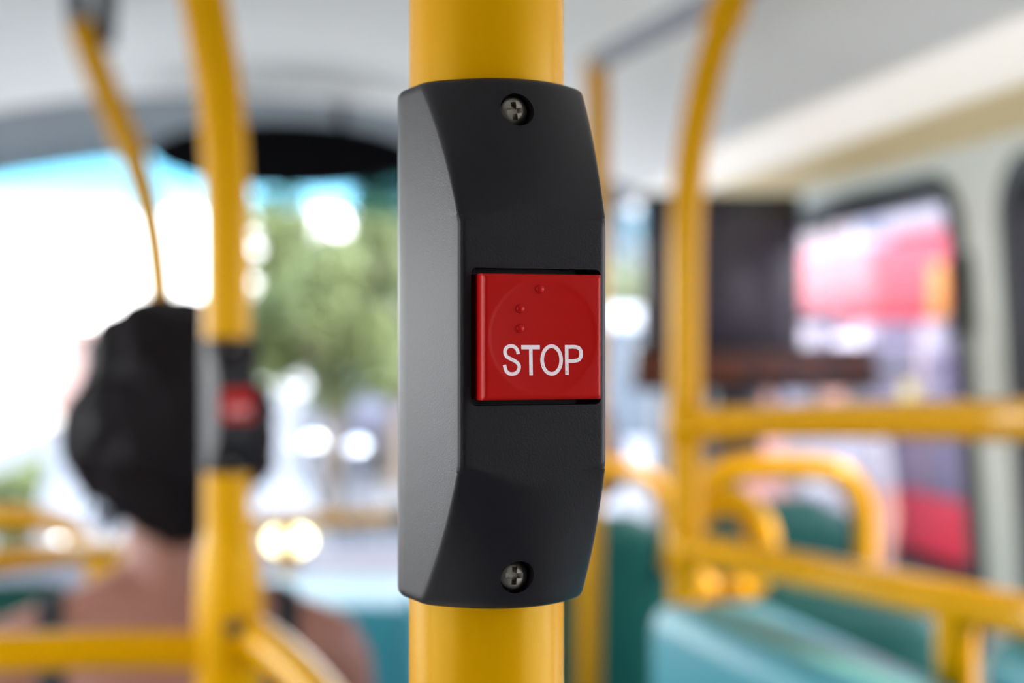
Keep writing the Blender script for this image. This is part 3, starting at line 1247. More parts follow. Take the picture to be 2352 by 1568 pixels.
LEDM = mat('orange_led_matrix', (0.012, 0.006, 0.005), 0.4)
_nt = LEDM.node_tree
_b = _nt.nodes['Principled BSDF']
_tc = _nt.nodes.new('ShaderNodeTexCoord')
_ms = _nt.nodes.new('ShaderNodeVectorMath')
_ms.operation = 'MULTIPLY'
_ms.inputs[1].default_value = (62.0, 1.0, 7.0)
_nt.links.new(_tc.outputs['Generated'], _ms.inputs[0])
_fl = _nt.nodes.new('ShaderNodeVectorMath')
_fl.operation = 'FLOOR'
_nt.links.new(_ms.outputs[0], _fl.inputs[0])
_fr = _nt.nodes.new('ShaderNodeVectorMath')
_fr.operation = 'FRACTION'
_nt.links.new(_ms.outputs[0], _fr.inputs[0])
_sb = _nt.nodes.new('ShaderNodeVectorMath')
_sb.operation = 'SUBTRACT'
_sb.inputs[1].default_value = (0.5, 0.5, 0.5)
_nt.links.new(_fr.outputs[0], _sb.inputs[0])
_m2 = _nt.nodes.new('ShaderNodeVectorMath')
_m2.operation = 'MULTIPLY'
_m2.inputs[1].default_value = (1, 0, 1)
_nt.links.new(_sb.outputs[0], _m2.inputs[0])
_ln = _nt.nodes.new('ShaderNodeVectorMath')
_ln.operation = 'LENGTH'
_nt.links.new(_m2.outputs[0], _ln.inputs[0])
_lt = _nt.nodes.new('ShaderNodeMath')
_lt.operation = 'LESS_THAN'
_lt.inputs[1].default_value = 0.36
_nt.links.new(_ln.outputs['Value'], _lt.inputs[0])
_wn = _nt.nodes.new('ShaderNodeTexWhiteNoise')
_wn.noise_dimensions = '3D'
_nt.links.new(_fl.outputs[0], _wn.inputs['Vector'])
_gt = _nt.nodes.new('ShaderNodeMath')
_gt.operation = 'GREATER_THAN'
_gt.inputs[1].default_value = 0.42
_nt.links.new(_wn.outputs['Value'], _gt.inputs[0])
_mu = _nt.nodes.new('ShaderNodeMath')
_mu.operation = 'MULTIPLY'
_nt.links.new(_lt.outputs[0], _mu.inputs[0])
_nt.links.new(_gt.outputs[0], _mu.inputs[1])
_mu2 = _nt.nodes.new('ShaderNodeMath')
_mu2.operation = 'MULTIPLY'
_mu2.inputs[1].default_value = 0.10
_nt.links.new(_mu.outputs[0], _mu2.inputs[0])
_nt.links.new(_mu2.outputs[0], _b.inputs['Emission Strength'])
_b.inputs['Emission Color'].default_value = (1.0, 0.16, 0.01, 1)

lc = P(1732, 846, 2.68)
led = empty('led_sign', lc, 0, 'long black sign with dim orange lights below the dark screen', 'sign')
oriented_box(lc, 0.43, 0.045, 0.078, yaw, 0.006, BLK, 'case', led)
oriented_box(lc, 0.41, 0.004, 0.050, yaw, 0.0005, LEDM, 'led_panel', led, (0, -0.024, 0.004))
q0 = lc + RGT * 0.19
rail(led, 'support_arm', [q0, Vector((wall_x(q0.z) + 0.01, q0.y, q0.z))], 0.012, 0, DGREY)

oc = P(655, 356, 3.75)
mirr = empty('mirror', oc, 0, 'wide black oval mirror hanging over the windshield', 'mirror')
bm = new()
add_ellipsoid(bm, (0, 0, 0), (0.330, 0.05, 0.082), 48, 24)
bmesh.ops.transform(bm, matrix=Matrix.Translation(oc) @ Matrix.Rotation(-PSI, 4, 'Z') @ Matrix.Rotation(R(1.5), 4, 'Y'), verts=bm.verts)
obj('shell', bm, mat('matte_black_shell', (0.004, 0.004, 0.005), 0.9, spec=0.05), mirr, world_space=True)
for s in (-1, 1):
    a_ = oc + RGT * 0.14 * s + Vector((0, 0, 0.055))
    b_ = a_ + Vector((0, 0.07, 0.0))
    tt = (b_.y - YD) / (YF - 0.02 - YD)
    zc_, za_ = ceil_z(b_.x), arch_z(b_.x)
    b_.z = zc_ - (zc_ - za_) * tt ** 2.2 + 0.005
    rail(mirr, 'mount_arm', [a_, a_.lerp(b_, 0.5), b_], 0.012, 0, RUB)

hc = side(2.255, P(2186, 650, 2.3).z - 0.01, -0.012, 1)
hm = empty('hammer_box', hc, 0, 'small black emergency hammer holder on the pale pillar between the windows', 'hammer')
bm = new()
add_box(bm, hc + Vector((0, 0.035, 0.0)), (0.022, 0.035, 0.13), bevel=0.008)
obj('holder', bm, RUB, hm, world_space=True)
bm = new()
add_tube(bm, [hc + Vector((-0.014, 0.035, -0.07)), hc + Vector((-0.014, 0.035, 0.02)), hc + Vector((-0.014, 0.035, 0.045))], 0.007, 12, radii=[0.008, 0.006, 0.012])
obj('hammer', bm, BLK, hm, world_space=True)

vc = P(1692, 975, 2.95)
va = empty('ticket_machine', (vc.x, vc.y, 0), 0, 'black box on a post between the orange sign and the upper right rail', 'machine')
oriented_box(vc, 0.098, 0.08, 0.165, -PSI, 0.015, mat('near_black_plastic', (0.03, 0.03, 0.035), 0.5), 'case', va)
oriented_box(vc, 0.07, 0.004, 0.06, -PSI, 0.001, SCRN, 'display', va, (0, -0.041, 0.03))
rail(va, 'post', [Vector((vc.x, vc.y, vc.z - 0.08)), Vector((vc.x, vc.y, 0))], 0.016, 0, DGREY)

# ------------------------------------------------------------------ people
def capsule(bm, a, b, ra, rb, seg=14):
    a, b = Vector(a), Vector(b)
    add_ellipsoid(bm, a, (ra, ra, ra), seg, 10)
    add_ellipsoid(bm, b, (rb, rb, rb), seg, 10)
    add_tube(bm, [a, b], ra, seg, radii=[ra, rb])


def remesh(bm, voxel, name, m, parent, iters=6, fac=0.5, disp=None):
    me = bpy.data.meshes.new(name)
    bmesh.ops.recalc_face_normals(bm, faces=bm.faces)
    bm.to_mesh(me)
    bm.free()
    o = bpy.data.objects.new(name, me)
    COL.objects.link(o)
    md = o.modifiers.new('r', 'REMESH')
    md.mode = 'VOXEL'
    md.voxel_size = voxel
    ms = o.modifiers.new('s', 'SMOOTH')
    ms.factor = fac
    ms.iterations = iters
    if disp:
        tx = bpy.data.textures.new(name + '_tex', 'CLOUDS')
        tx.noise_scale = disp[0]
        md = o.modifiers.new('d', 'DISPLACE')
        md.texture = tx
        md.strength = disp[1]
        md.mid_level = 0.5
    ob_from_eval(o)
    for f in o.data.polygons:
        f.use_smooth = True
    o.data.materials.clear()
    o.data.materials.append(m)
    o.parent = parent
    return o


def hand(bm, wrist, d, up_, s, curl=0.5, r=0.0085):
    """palm and five fingers; d = pointing direction, up_ = back of the hand, s = thumb side"""
    d, up_ = Vector(d).normalized(), Vector(up_).normalized()
    sd = d.cross(up_).normalized() * s
    w = Vector(wrist)
    for k in range(-1, 2):
        capsule(bm, w + sd * 0.012 * k + d * 0.01, w + sd * 0.024 * k + d * 0.075, 0.015, 0.0125, 10)
    for k, ln in enumerate((0.068, 0.078, 0.072, 0.056)):
        base = w + sd * (0.031 - 0.0205 * k) + d * 0.08
        p = base
        dd = d.copy()
        for q, f in enumerate((0.45, 0.32, 0.23)):
            a = curl * (0.35 + 0.35 * q)
            dd = (d * math.cos(a * (q + 1) * 0.8) - up_ * math.sin(a * (q + 1) * 0.8)).normalized()
            n_ = p + dd * ln * f
            capsule(bm, p, n_, r - 0.0006 * q, r - 0.0006 * (q + 1), 8)
            p = n_
    b0 = w + sd * 0.022 + d * 0.02
    b1 = b0 + (sd * 0.8 + d * 0.7 - up_ * 0.2).normalized() * 0.04
    b2 = b1 + (sd * 0.35 + d * 0.9 - up_ * 0.25).normalized() * 0.03
    capsule(bm, b0, b1, 0.012, 0.0095, 8)
    capsule(bm, b1, b2, 0.0095, 0.008, 8)


SKIN = mat('warm_skin', (0.31, 0.132, 0.092), 0.5, spec=0.35, var=0.07, vscale=14, bump=0.05, bscale=300)
SKIN2 = mat('tan_skin', (0.50, 0.26, 0.17), 0.5, spec=0.35, var=0.07, vscale=14)
HAIR = mat('black_hair', (0.006, 0.004, 0.005), 0.5, spec=0.12, var=0.4, vscale=60, bump=0.6, bscale=160)
BHAIR = mat('dark_brown_hair', (0.035, 0.018, 0.010), 0.45, var=0.4, vscale=60, bump=0.6, bscale=160)
BLKC = mat('black_cotton', (0.012, 0.012, 0.014), 0.85, var=0.2, vscale=60, bump=0.2, bscale=600)
EYEW = mat('eye_white', (0.8, 0.78, 0.75), 0.2)
EYED = mat('eye_dark', (0.03, 0.015, 0.01), 0.1)
LIPM = mat('lip_skin', (0.42, 0.13, 0.12), 0.45)


def make_person(label, loc, hs, rz=0.0, pose='sit', skin=SKIN, hair=HAIR, top_m=BLKC, leg_m=None, sleeves=False, tank=False, voxel=0.008, lean=0.0, curls=0, group=None, hair_len=0.0):
    """facing local +Y; hs = height of the seat (sit) or of the crotch (stand)"""
    t = empty('person', (loc.x, loc.y, 0), rz, label, 'person', group)
    def Z(x, y, z):
        return Vector((x, y + lean * z, z + hs))
    bm = new()
    rings = []
    for z, rx, ry, oy in ((-0.03, 0.13, 0.10, 0), (0.02, 0.165, 0.115, 0), (0.10, 0.162, 0.115, 0), (0.20, 0.135, 0.100, 0.005), (0.30, 0.138, 0.098, 0.005), (0.40, 0.160, 0.106, 0.0), (0.47, 0.172, 0.098, -0.006), (0.52, 0.165, 0.080, -0.008), (0.555, 0.125, 0.066, -0.006), (0.585, 0.075, 0.056, 0.0), (0.61, 0.05, 0.045, 0.004)):
        rings.append([Z(rx * math.copysign(abs(math.cos(2 * math.pi * k / 32)) ** 0.85, math.cos(2 * math.pi * k / 32)), oy + ry * math.sin(2 * math.pi * k / 32), z) for k in range(32)])
    add_loft(bm, rings)
    capsule(bm, Z(0, 0.0, 0.55), Z(0, 0.022, 0.69), 0.056, 0.051)
    add_ellipsoid(bm, Z(0, 0.035, 0.80), (0.074, 0.094, 0.104), 24, 16)
    add_ellipsoid(bm, Z(0, 0.065, 0.735), (0.052, 0.058, 0.052))
    add_ellipsoid(bm, Z(0, 0.115, 0.70), (0.022, 0.018, 0.016))
    capsule(bm, Z(0, 0.126, 0.80), Z(0, 0.143, 0.766), 0.008, 0.0125, 10)
    for s in (-1, 1):
        add_ellipsoid(bm, Z(s * 0.080, 0.03, 0.785), (0.010, 0.020, 0.033))
        add_ellipsoid(bm, Z(s * 0.011, 0.134, 0.765), (0.009, 0.009, 0.008))
        # shoulder slope
        capsule(bm, Z(s * 0.05, -0.005, 0.575), Z(s * 0.165, -0.002, 0.515), 0.045, 0.056)
        sh = Z(s * 0.178, 0, 0.50)
        if pose == 'sit':
            el, wr = Z(s * 0.225, 0.02, 0.225), Z(s * 0.15, 0.25, 0.185)
            hd, hu = Vector((-s * 0.15, 1, -0.1)), Vector((0, 0.1, 1))
        else:
            el, wr = Z(s * 0.235, -0.01, 0.20), Z(s * 0.235, 0.05, -0.04)
            hd, hu = Vector((0, 0.12, -1)), Vector((s, 0, 0))
        capsule(bm, sh, el, 0.052, 0.039)
        capsule(bm, el, wr, 0.040, 0.026)
        hand(bm, wr, hd, hu, (-s if pose == 'sit' else 1) , 0.55)
        if pose == 'sit':
            hp, kn, an = Z(s * 0.09, 0.03, 0.065), Z(s * 0.11, 0.43, 0.085), Vector((s * 0.11, 0.47, 0.085))
        else:
            hp, kn, an = Z(s * 0.085, 0, 0.03), Vector((s * 0.09, 0.015, hs * 0.53)), Vector((s * 0.09, -0.01, 0.085))
        capsule(bm, hp, kn, 0.088, 0.060)
        capsule(bm, kn, an, 0.058, 0.038)
        capsule(bm, Vector((an.x, an.y - 0.02, 0.045)), Vector((an.x + s * 0.015, an.y + 0.15, 0.035)), 0.042, 0.034)
    body = remesh(bm, voxel, 'body', skin, t, 5, 0.5)
    # face
    for s in (-1, 1):
        b = new()
        add_ellipsoid(b, Z(s * 0.032, 0.112, 0.803), (0.013, 0.012, 0.009), 14, 10)
        e = obj('eye', b, EYEW, t)
        b = new()
        add_ellipsoid(b, Z(s * 0.032, 0.1225, 0.803), (0.0055, 0.003, 0.0055), 12, 8)
        obj('iris', b, EYED, e)
    b = new()
    add_ellipsoid(b, Z(0, 0.117, 0.732), (0.024, 0.009, 0.008), 16, 10)
    obj('mouth', b, LIPM, t)
    # hair
    bm = new()
    add_ellipsoid(bm, Z(0, 0.008, 0.842), (0.099, 0.100, 0.086), 24, 16)
    add_ellipsoid(bm, Z(0, -0.022, 0.775), (0.108, 0.082, 0.105), 24, 16)
    for s in (-1, 1):
        add_ellipsoid(bm, Z(s * 0.078, -0.012, 0.768 - hair_len * 0.5), (0.042, 0.055, 0.068 + hair_len * 0.3))
    add_ellipsoid(bm, Z(0, -0.045, 0.715 - hair_len), (0.070, 0.036, 0.062))
    add_ellipsoid(bm, Z(0.008, -0.042, 0.688 - hair_len), (0.036, 0.026, 0.045))
    ho = remesh(bm, 0.007, 'hair', hair, t, 4, 0.5, (0.035, 0.022))
    if curls:
        rnd = random.Random(3)
        bm = new()
        for k in range(curls):
            a = rnd.uniform(0.15, 1.0) * math.pi * (1 if rnd.random() < 0.5 else -1)
            z = rnd.uniform(0.69, 0.88)
            rx = 0.094 * math.sqrt(max(0.1, 1 - ((z - 0.79) / 0.135) ** 2))
            p = Z(rx * math.sin(a), -0.01 + 0.95 * rx * math.cos(a) * -1 if abs(a) < 1.6 else -0.01 - rx * math.cos(a), z)
            out = Vector((math.sin(a), -math.cos(a), 0))
            pts = [p]
            for q in range(6):
                p = p + Vector((0, 0, -rnd.uniform(0.003, 0.009))) + out * rnd.uniform(-0.004, 0.006) + Vector((rnd.uniform(-0.005, 0.005), rnd.uniform(-0.005, 0.005), 0))
                pts.append(p)
            add_tube(bm, pts, 0.003, 6, 4, radii=[0.0026, 0.0022, 0.0008])
        obj('hair_curls', bm, hair, ho)
    # clothes: inflated copies of the body, cut by planes
    def cloth(name, m, keep, grow):
        b = bmesh.new()
        b.from_mesh(body.data)
        b.normal_update()
        kill = [f for f in b.faces if not keep(f.calc_center_median() - Vector((0, 0, hs)))]
        bmesh.ops.delete(b, geom=kill, context='FACES')
        for v in b.verts:
            v.co += v.normal * grow
        return obj(name, b, m, t, smooth=80)
    if tank:
        cloth('tank_top', top_m, lambda c: 0.0 < c.z < 0.37 and abs(c.x) < 0.19 and c.y < 0.14, 0.006)
        bv = BVHTree.FromPolygons([v.co.copy() for v in body.data.vertices], [tuple(p.vertices) for p in body.data.polygons])
        for s in (-1, 1):
            rgs = []
            for k in range(26):
                a = R(-88 + 176 * k / 25)
                # sweep from the back, over the shoulder, to the chest
                x0 = s * (0.118 + 0.012 * math.cos(a * 2))
                d_ = Vector((0, math.sin(a), math.cos(a)))
                outer, inner = [], []
                for dx in (-0.014, -0.007, 0.0, 0.007, 0.014):
                    o_ = Z(x0 + dx, 0, 0.36)
                    hit = bv.ray_cast(o_ + d_ * 0.5, -d_)
                    if hit[0] is None:
                        break
                    outer.append(hit[0] + d_ * 0.006)
                    inner.append(hit[0] - d_ * 0.001)
                if len(outer) == 5:
                    rgs.append(outer + inner[::-1])
            bm = new()
            add_loft(bm, rgs)
            obj('shoulder_strap', bm, top_m, t, smooth=60)
    else:
        lim = 0.235 if sleeves else 0.30
        cloth('shirt', top_m, lambda c: -0.06 < c.z < 0.575 and (c.z > 0.30 or abs(c.x) < 0.165) and not (c.y > 0.12 and c.z < 0.2), 0.007)
    lm = leg_m or BLKC
    if pose == 'sit':
        cloth('trousers', lm, lambda c: (c.z < 0.165 and abs(c.x) < 0.21 and (c.z + hs) > 0.10 and not (c.z > 0.145 and c.y > 0.2)), 0.007)
    else:
        cloth('trousers', lm, lambda c: c.z < 0.02 and (c.z + hs) > 0.10 and abs(c.x) < 0.195, 0.008)
    for sg in (-1, 1):
        cloth('shoe', RUB, lambda c: (c.z + hs) < 0.095 and c.x * sg > 0, 0.006)
    return t


w0 = P(392, 784, 1.72)
make_person('woman seen from behind with black curly bob and bare shoulders in black straps', Vector((w0.x, w0.y, 0)), 0.625, rz=R(3), tank=True, voxel=0.007, curls=420, lean=0.03)
make_seat('low dark seat that the bare-shouldered woman sits on', 392, 1.62, 1.02, 0.42, seat_h=0.60, handle=None, lean=0.05)
p3 = P(1302, 784, 3.06)
make_person('brown-haired passenger mostly hidden behind the sharp stop button', Vector((p3.x, p3.y, 0)), PZ(905, 3.06) - 0.91, hair=BHAIR, top_m=mat('grey_shirt', (0.3, 0.3, 0.33), 0.8), voxel=0.011)

# ------------------------------------------------------------------ outside
GZ = -0.35
bm = new()
add_box(bm, (0, 30, GZ - 0.1), (160, 160, 0.2))
tag(obj('ground', bm, mat('pale_asphalt', (0.46, 0.43, 0.40), 0.9, var=0.15, vscale=3, bump=0.3, bscale=30)), kind='structure')
bm = new()
add_box(bm, (2.5, 31, GZ + 0.005), (16.0, 50, 0.03))
tag(obj('road', bm, mat('dark_asphalt', (0.075, 0.072, 0.074), 0.85, var=0.2, vscale=4, bump=0.3, bscale=40)), kind='structure')
bm = new()
add_box(bm, (-9.0, 26, GZ + 0.06), (9.0, 60, 0.12), bevel=0.02)
tag(obj('pavement', bm, mat('cream_paving', (0.45, 0.41, 0.35), 0.85, var=0.1, vscale=2)), kind='structure')
bm = new()
add_box(bm, (4.1, 12, GZ + 0.05), (2.2, 26, 0.10), bevel=0.02)
tag(obj('kerb_island', bm, mat('beige_island_paving', (0.17, 0.145, 0.115), 0.85, var=0.1, vscale=2)), kind='structure')


def leaf_mat(name, c):
    m = bpy.data.materials.new(name)
    m.use_nodes = True
    nt = m.node_tree
    b = nt.nodes['Principled BSDF']
    out = nt.nodes['Material Output']
    b.inputs['Roughness'].default_value = 0.55
    tc = nt.nodes.new('ShaderNodeTexCoord')
    nz = nt.nodes.new('ShaderNodeTexNoise')
    nz.inputs['Scale'].default_value = 3.0
    nt.links.new(tc.outputs['Object'], nz.inputs['Vector'])
    mx = nt.nodes.new('ShaderNodeMix')
    mx.data_type = 'RGBA'
    mx.inputs['A'].default_value = (c[0] * 0.55, c[1] * 0.65, c[2] * 0.7, 1)
    mx.inputs['B'].default_value = (min(1, c[0] * 1.4), min(1, c[1] * 1.25), c[2] * 1.1, 1)
    nt.links.new(nz.outputs['Fac'], mx.inputs['Factor'])
    tl = nt.nodes.new('ShaderNodeBsdfTranslucent')
    nt.links.new(mx.outputs['Result'], b.inputs['Base Color'])
    nt.links.new(mx.outputs['Result'], tl.inputs[0])
    ms = nt.nodes.new('ShaderNodeMixShader')
    ms.inputs[0].default_value = 0.4
    nt.links.new(b.outputs[0], ms.inputs[1])
    nt.links.new(tl.outputs[0], ms.inputs[2])
    nt.links.new(ms.outputs[0], out.inputs[0])
    return m


LEAF = leaf_mat('bright_leaves', (0.16, 0.20, 0.075))
LEAF2 = leaf_mat('grey_green_leaves', (0.085, 0.12, 0.065))
BARK = mat('grey_bark', (0.16, 0.12, 0.09), 0.9, var=0.3, vscale=12, bump=0.5, bscale=30)


def make_tree(label, px, d, cz, rx, rz_, n=3800, seed=1, m=None, leaf=0.075, name='tree', cat='tree'):
    rnd = random.Random(seed)
    c = P(px, 784, d)
    t = empty(name, (c.x, c.y, GZ), 0, label, cat, 'trees beyond the windshield' if cat == 'tree' else None)
    tz = cz - GZ
    bm = new()
    add_tube(bm, [Vector((0, 0, 0)), Vector((0.03, 0, tz * 0.4)), Vector((0, 0.04, tz * 0.75)), Vector((0.02, 0, tz + rz_ * 0.4))], 0.1, 12, 5, radii=[rx * 0.10, rx * 0.075, rx * 0.05, rx * 0.02])
    obj('trunk', bm, BARK, t)
    for k in range(7):
        a = rnd.uniform(0, 6.28)
        z0 = tz - rz_ * rnd.uniform(0.0, 0.7)
        e = Vector((math.cos(a) * rx * 0.75, math.sin(a) * rx * 0.75, z0 + rz_ * rnd.uniform(0.3, 0.8)))
        bm = new()
        add_tube(bm, [Vector((0, 0, z0)), e * 0.5 + Vector((0, 0, z0 * 0.5)), e], 0.03, 8, 4, radii=[rx * 0.04, rx * 0.025, rx * 0.008])
        obj('branch', bm, BARK, t)
    # leaf clumps
    clumps = []
    for k in range(26):
        while True:
            p = Vector((rnd.uniform(-1, 1), rnd.uniform(-1, 1), rnd.uniform(-1, 1)))
            if 0.35 < p.length < 1.0:
                break
        clumps.append((Vector((p.x * rx * 0.8, p.y * rx * 0.8, tz + p.z * rz_ * 0.8)), rnd.uniform(0.22, 0.42) * rx))
    verts, faces = [], []
    for k in range(n):
        cc, rr_ = rnd.choice(clumps)
        v = Vector((rnd.gauss(0, 1), rnd.gauss(0, 1), rnd.gauss(0, 1)))
        v = v.normalized() * rr_ * rnd.uniform(0.4, 1.05)
        o_ = cc + v
        ax = Vector((rnd.gauss(0, 1), rnd.gauss(0, 1), rnd.gauss(0, 1))).normalized()
        b_ = ax.orthogonal().normalized()
        s_ = leaf * rnd.uniform(0.7, 1.4)
        i = len(verts)
        verts += [o_ - ax * s_, o_ + b_ * s_ * 0.5 + ax.cross(b_) * s_ * 0.15, o_ + ax * s_, o_ - b_ * s_ * 0.5 + ax.cross(b_) * s_ * 0.15]
        faces += [(i, i + 1, i + 2), (i, i + 2, i + 3)]
    me = bpy.data.meshes.new('foliage')
    me.from_pydata([tuple(v) for v in verts], [], faces)
    tag(obj('foliage', me, m or LEAF, t, smooth=0), kind='stuff')
    return t


make_tree('yellow-green tree seen through the windshield, left of the centre pole', 762, 15, 1.93, 1.02, 1.25, 8000, 1, LEAF, 0.065)
make_tree('grey-green tree behind the yellow-green one, half hidden by the stop button', 905, 19, 2.3, 1.25, 1.7, 6500, 2, LEAF2, 0.08)
make_tree('green tree in the narrow gap left of the dark screen', 1440, 24, 1.75, 1.3, 1.2, 3800, 3, LEAF, 0.085)
make_tree('small bright green bush at the left edge, left of the woman', 62, 13, 0.05, 0.42, 0.48, 1800, 4, LEAF, 0.05, 'bush', 'bush')


def make_building(name, label, c, w, d, h, m, rz, floors, cols, wm):
    t = empty(name, (c.x, c.y, GZ), rz, label, 'building')
    bm = new()
    add_box(bm, (0, d / 2, h / 2), (w, d, h))
    obj('wall', bm, m, t)
    bm = new()
    add_box(bm, (0, d / 2, h + 0.12), (w + 0.4, d + 0.4, 0.24), bevel=0.04)
    obj('cornice', bm, m, t)
    for fl in range(floors):
        for k in range(cols):
            x = -w / 2 + w * (k + 0.5) / cols
            z = 1.0 + fl * (h - 0.6) / floors + 0.9
            bm = new()
            add_box(bm, (x, -0.02, z), (w / cols * 0.5, 0.14, (h - 0.6) / floors * 0.5), bevel=0.02)
            f = obj('window', bm, mat('white_window_frame', (0.75, 0.74, 0.72), 0.6), t)
            bm = new()
            add_box(bm, (x, -0.095, z), (w / cols * 0.42, 0.02, (h - 0.6) / floors * 0.42))
            obj('pane', bm, wm, f)
    return t


PANE = mat('bluish_window_pane', (0.22, 0.25, 0.30), 0.12, var=0.1)
make_building('building', 'pale pink low house beyond the windshield at the left edge', P(10, 784, 36), 7.5, 6, 2.0, mat('pale_pink_render', (0.34, 0.225, 0.20), 0.85, var=0.05), R(4), 1, 4, mat('pale_pane', (0.22, 0.2, 0.2), 0.3))
make_building('building', 'pinkish white house behind the red bus, seen through the right window', P(2150, 784, 30), 13, 8, 5.6, mat('pinkish_white_render', (0.33, 0.28, 0.265), 0.85, var=0.05), R(-14), 2, 6, PANE)


# ---- vehicles
def wheel(parent, p, axis_x=True, r=0.32, w=0.2):
    bm = new()
    T = Matrix.Translation(p) @ (Matrix.Rotation(R(90), 4, 'Y') if axis_x else Matrix.Rotation(R(90), 4, 'X'))
    add_lathe(bm, [(r * 0.55, -w / 2), (r * 0.95, -w / 2), (r, -w * 0.3), (r, w * 0.3), (r * 0.95, w / 2), (r * 0.55, w / 2)], 28, T)
    o = obj('wheel', bm, RUB, parent)
    bm = new()
    add_lathe(bm, [(r * 0.56, -w * 0.42), (r * 0.56, w * 0.42), (r * 0.3, w * 0.5), (0, w * 0.5)], 20, T)
    obj('hubcap', bm, mat('silver_hub', (0.5, 0.5, 0.52), 0.35, metal=0.8), o)
    return o


LAMPW = mat('headlamp_white', (0.9, 0.95, 0.9), 0.1, emit=(0.90, 1.0, 0.92), estr=3.0)
LAMPY = mat('headlamp_yellow', (0.9, 0.8, 0.4), 0.1, emit=(1.0, 0.86, 0.45), estr=3.0)
CGLASS = mat('car_glass', (0.05, 0.06, 0.07), 0.06, var=0.1)


def make_car(label, px, d, m, rz=0.0, L=4.0, W=1.7, H=1.45, van=False, lit=False, name='car'):
    """front faces local -Y"""
    c = P(px, 784, d)
    t = empty(name, (c.x, c.y, GZ), rz, label, 'car', 'vehicles ahead')
    if van:
        prof = [(-L / 2, 0.3), (-L / 2, 0.85), (-L / 2 + 0.25, 1.05), (-L / 2 + 0.75, H - 0.1), (-L / 2 + 1.1, H), (L / 2 - 0.1, H), (L / 2, H - 0.15), (L / 2, 0.3)]
    else:
        prof = [(-L / 2, 0.3), (-L / 2, 0.68), (-L / 2 + 0.15, 0.78), (-L / 2 + 1.05, 0.92), (-L / 2 + 1.65, H - 0.05), (-L / 2 + 2.0, H), (L / 2 - 0.9, H - 0.04), (L / 2 - 0.25, 0.98), (L / 2, 0.9), (L / 2, 0.3)]
    bm = new()
    rings = []
    for sx in (-1, -0.86, 0.86, 1):
        f = 0.0 if abs(sx) > 0.95 else 1.0
        rings.append([Vector((sx * W / 2, y * (0.985 if f == 0 else 1), (z if z < 0.95 else z - (1 - f) * 0.10))) for y, z in prof])
    for rg, sx in zip(rings, (-1, -0.86, 0.86, 1)):
        for v in rg:
            if v.z > 0.95:
                v.x *= 0.90
    add_loft(bm, rings)
    bmesh.ops.bevel(bm, geom=list(bm.edges), offset=0.03, segments=2, affect='EDGES')
    obj('body', bm, m, t, smooth=45)
    # windscreen
    i0 = 2 if van else 3
    (ya, za), (yb, zb) = prof[i0], prof[i0 + 1]
    bm = new()
    a = [Vector((s * W / 2 * 0.80, ya + 0.06 - 0.012, za + 0.06)) for s in (-1, 1)]
    b = [Vector((s * W / 2 * 0.72, yb - 0.06 - 0.012, zb - 0.06)) for s in (1, -1)]
    q = a + b
    nrm_ = (q[1] - q[0]).cross(q[2] - q[1]).normalized() * 0.02
    add_loft(bm, [[v - nrm_ * 0.5 for v in q], [v + nrm_ for v in q]])
    obj('windscreen', bm, CGLASS, t)
    for s in (-1, 1):
        bm = new()
        y0, y1 = prof[i0][0] + 0.55, L / 2 - 0.6
        add_box(bm, (s * (W / 2 * 0.90 + 0.004), (y0 + y1) / 2, H - 0.32), (0.02, (y1 - y0) * 0.95, 0.30), bevel=0.005)
        obj('side_window', bm, CGLASS, t)
        bm = new()
        add_ellipsoid(bm, (s * W / 2 * 0.74, -L / 2 + 0.02, 0.64), (0.13, 0.06, 0.075))
        obj('headlamp', bm, (LAMPW if s < 0 else LAMPY) if lit else mat('unlit_lamp', (0.6, 0.6, 0.62), 0.1), t)
        for y in (-L / 2 + 0.75, L / 2 - 0.75):
            wheel(t, Vector((s * (W / 2 - 0.08), y, 0.31)))
    bm = new()
    add_box(bm, (0, -L / 2 - 0.02, 0.45), (W * 0.96, 0.12, 0.16), bevel=0.04)
    obj('bumper', bm, MATS['near_black_plastic'], t)
    return t


make_car('silver car with lit headlamps facing the bus, partly behind the woman', 395, 11.0, mat('silver_car_paint', (0.13, 0.13, 0.135), 0.45, spec=0.3), R(5), lit=True)
make_car('lavender grey van beyond the yellow-green tree, left of the stop button', 850, 22.5, mat('lavender_grey_paint', (0.10, 0.10, 0.135), 0.45, spec=0.3), R(0), L=4.2, W=1.85, H=1.75, van=True)
make_car('white van in the narrow gap left of the dark screen', 1470, 13.5, mat('white_van_paint', (0.40, 0.39, 0.39), 0.3, spec=0.4), R(-4), L=4.8, W=1.95, H=2.12, van=True)

CHROME = mat('polished_chrome', (0.9, 0.9, 0.92), 0.12, metal=1.0, var=0.02)
for k, (px, d, lab) in enumerate(((658, 13.2, 'chrome-topped pale bollard just right of the woman\'s head'), (722, 13.6, 'chrome-topped pale bollard, middle one of the three'), (822, 13.0, 'chrome-topped pale bollard nearest the stop button'))):
    c = P(px, 784, d)
    t = empty('bollard', (c.x, c.y, GZ), 0, lab, 'bollard', 'bollards ahead of the bus')
    bm = new()
    add_lathe(bm, [(0.09, 0), (0.09, 0.04), (0.055, 0.06), (0.055, 0.80), (0.065, 0.82), (0.065, 0.85), (0.04, 0.87)], 20)
    obj('post', bm, mat('white_post_paint', (0.24, 0.24, 0.26), 0.4), t)
    bm = new()
    add_ellipsoid(bm, (0, 0, 0.93), (0.085, 0.085, 0.085))
    obj('ball', bm, CHROME, t)

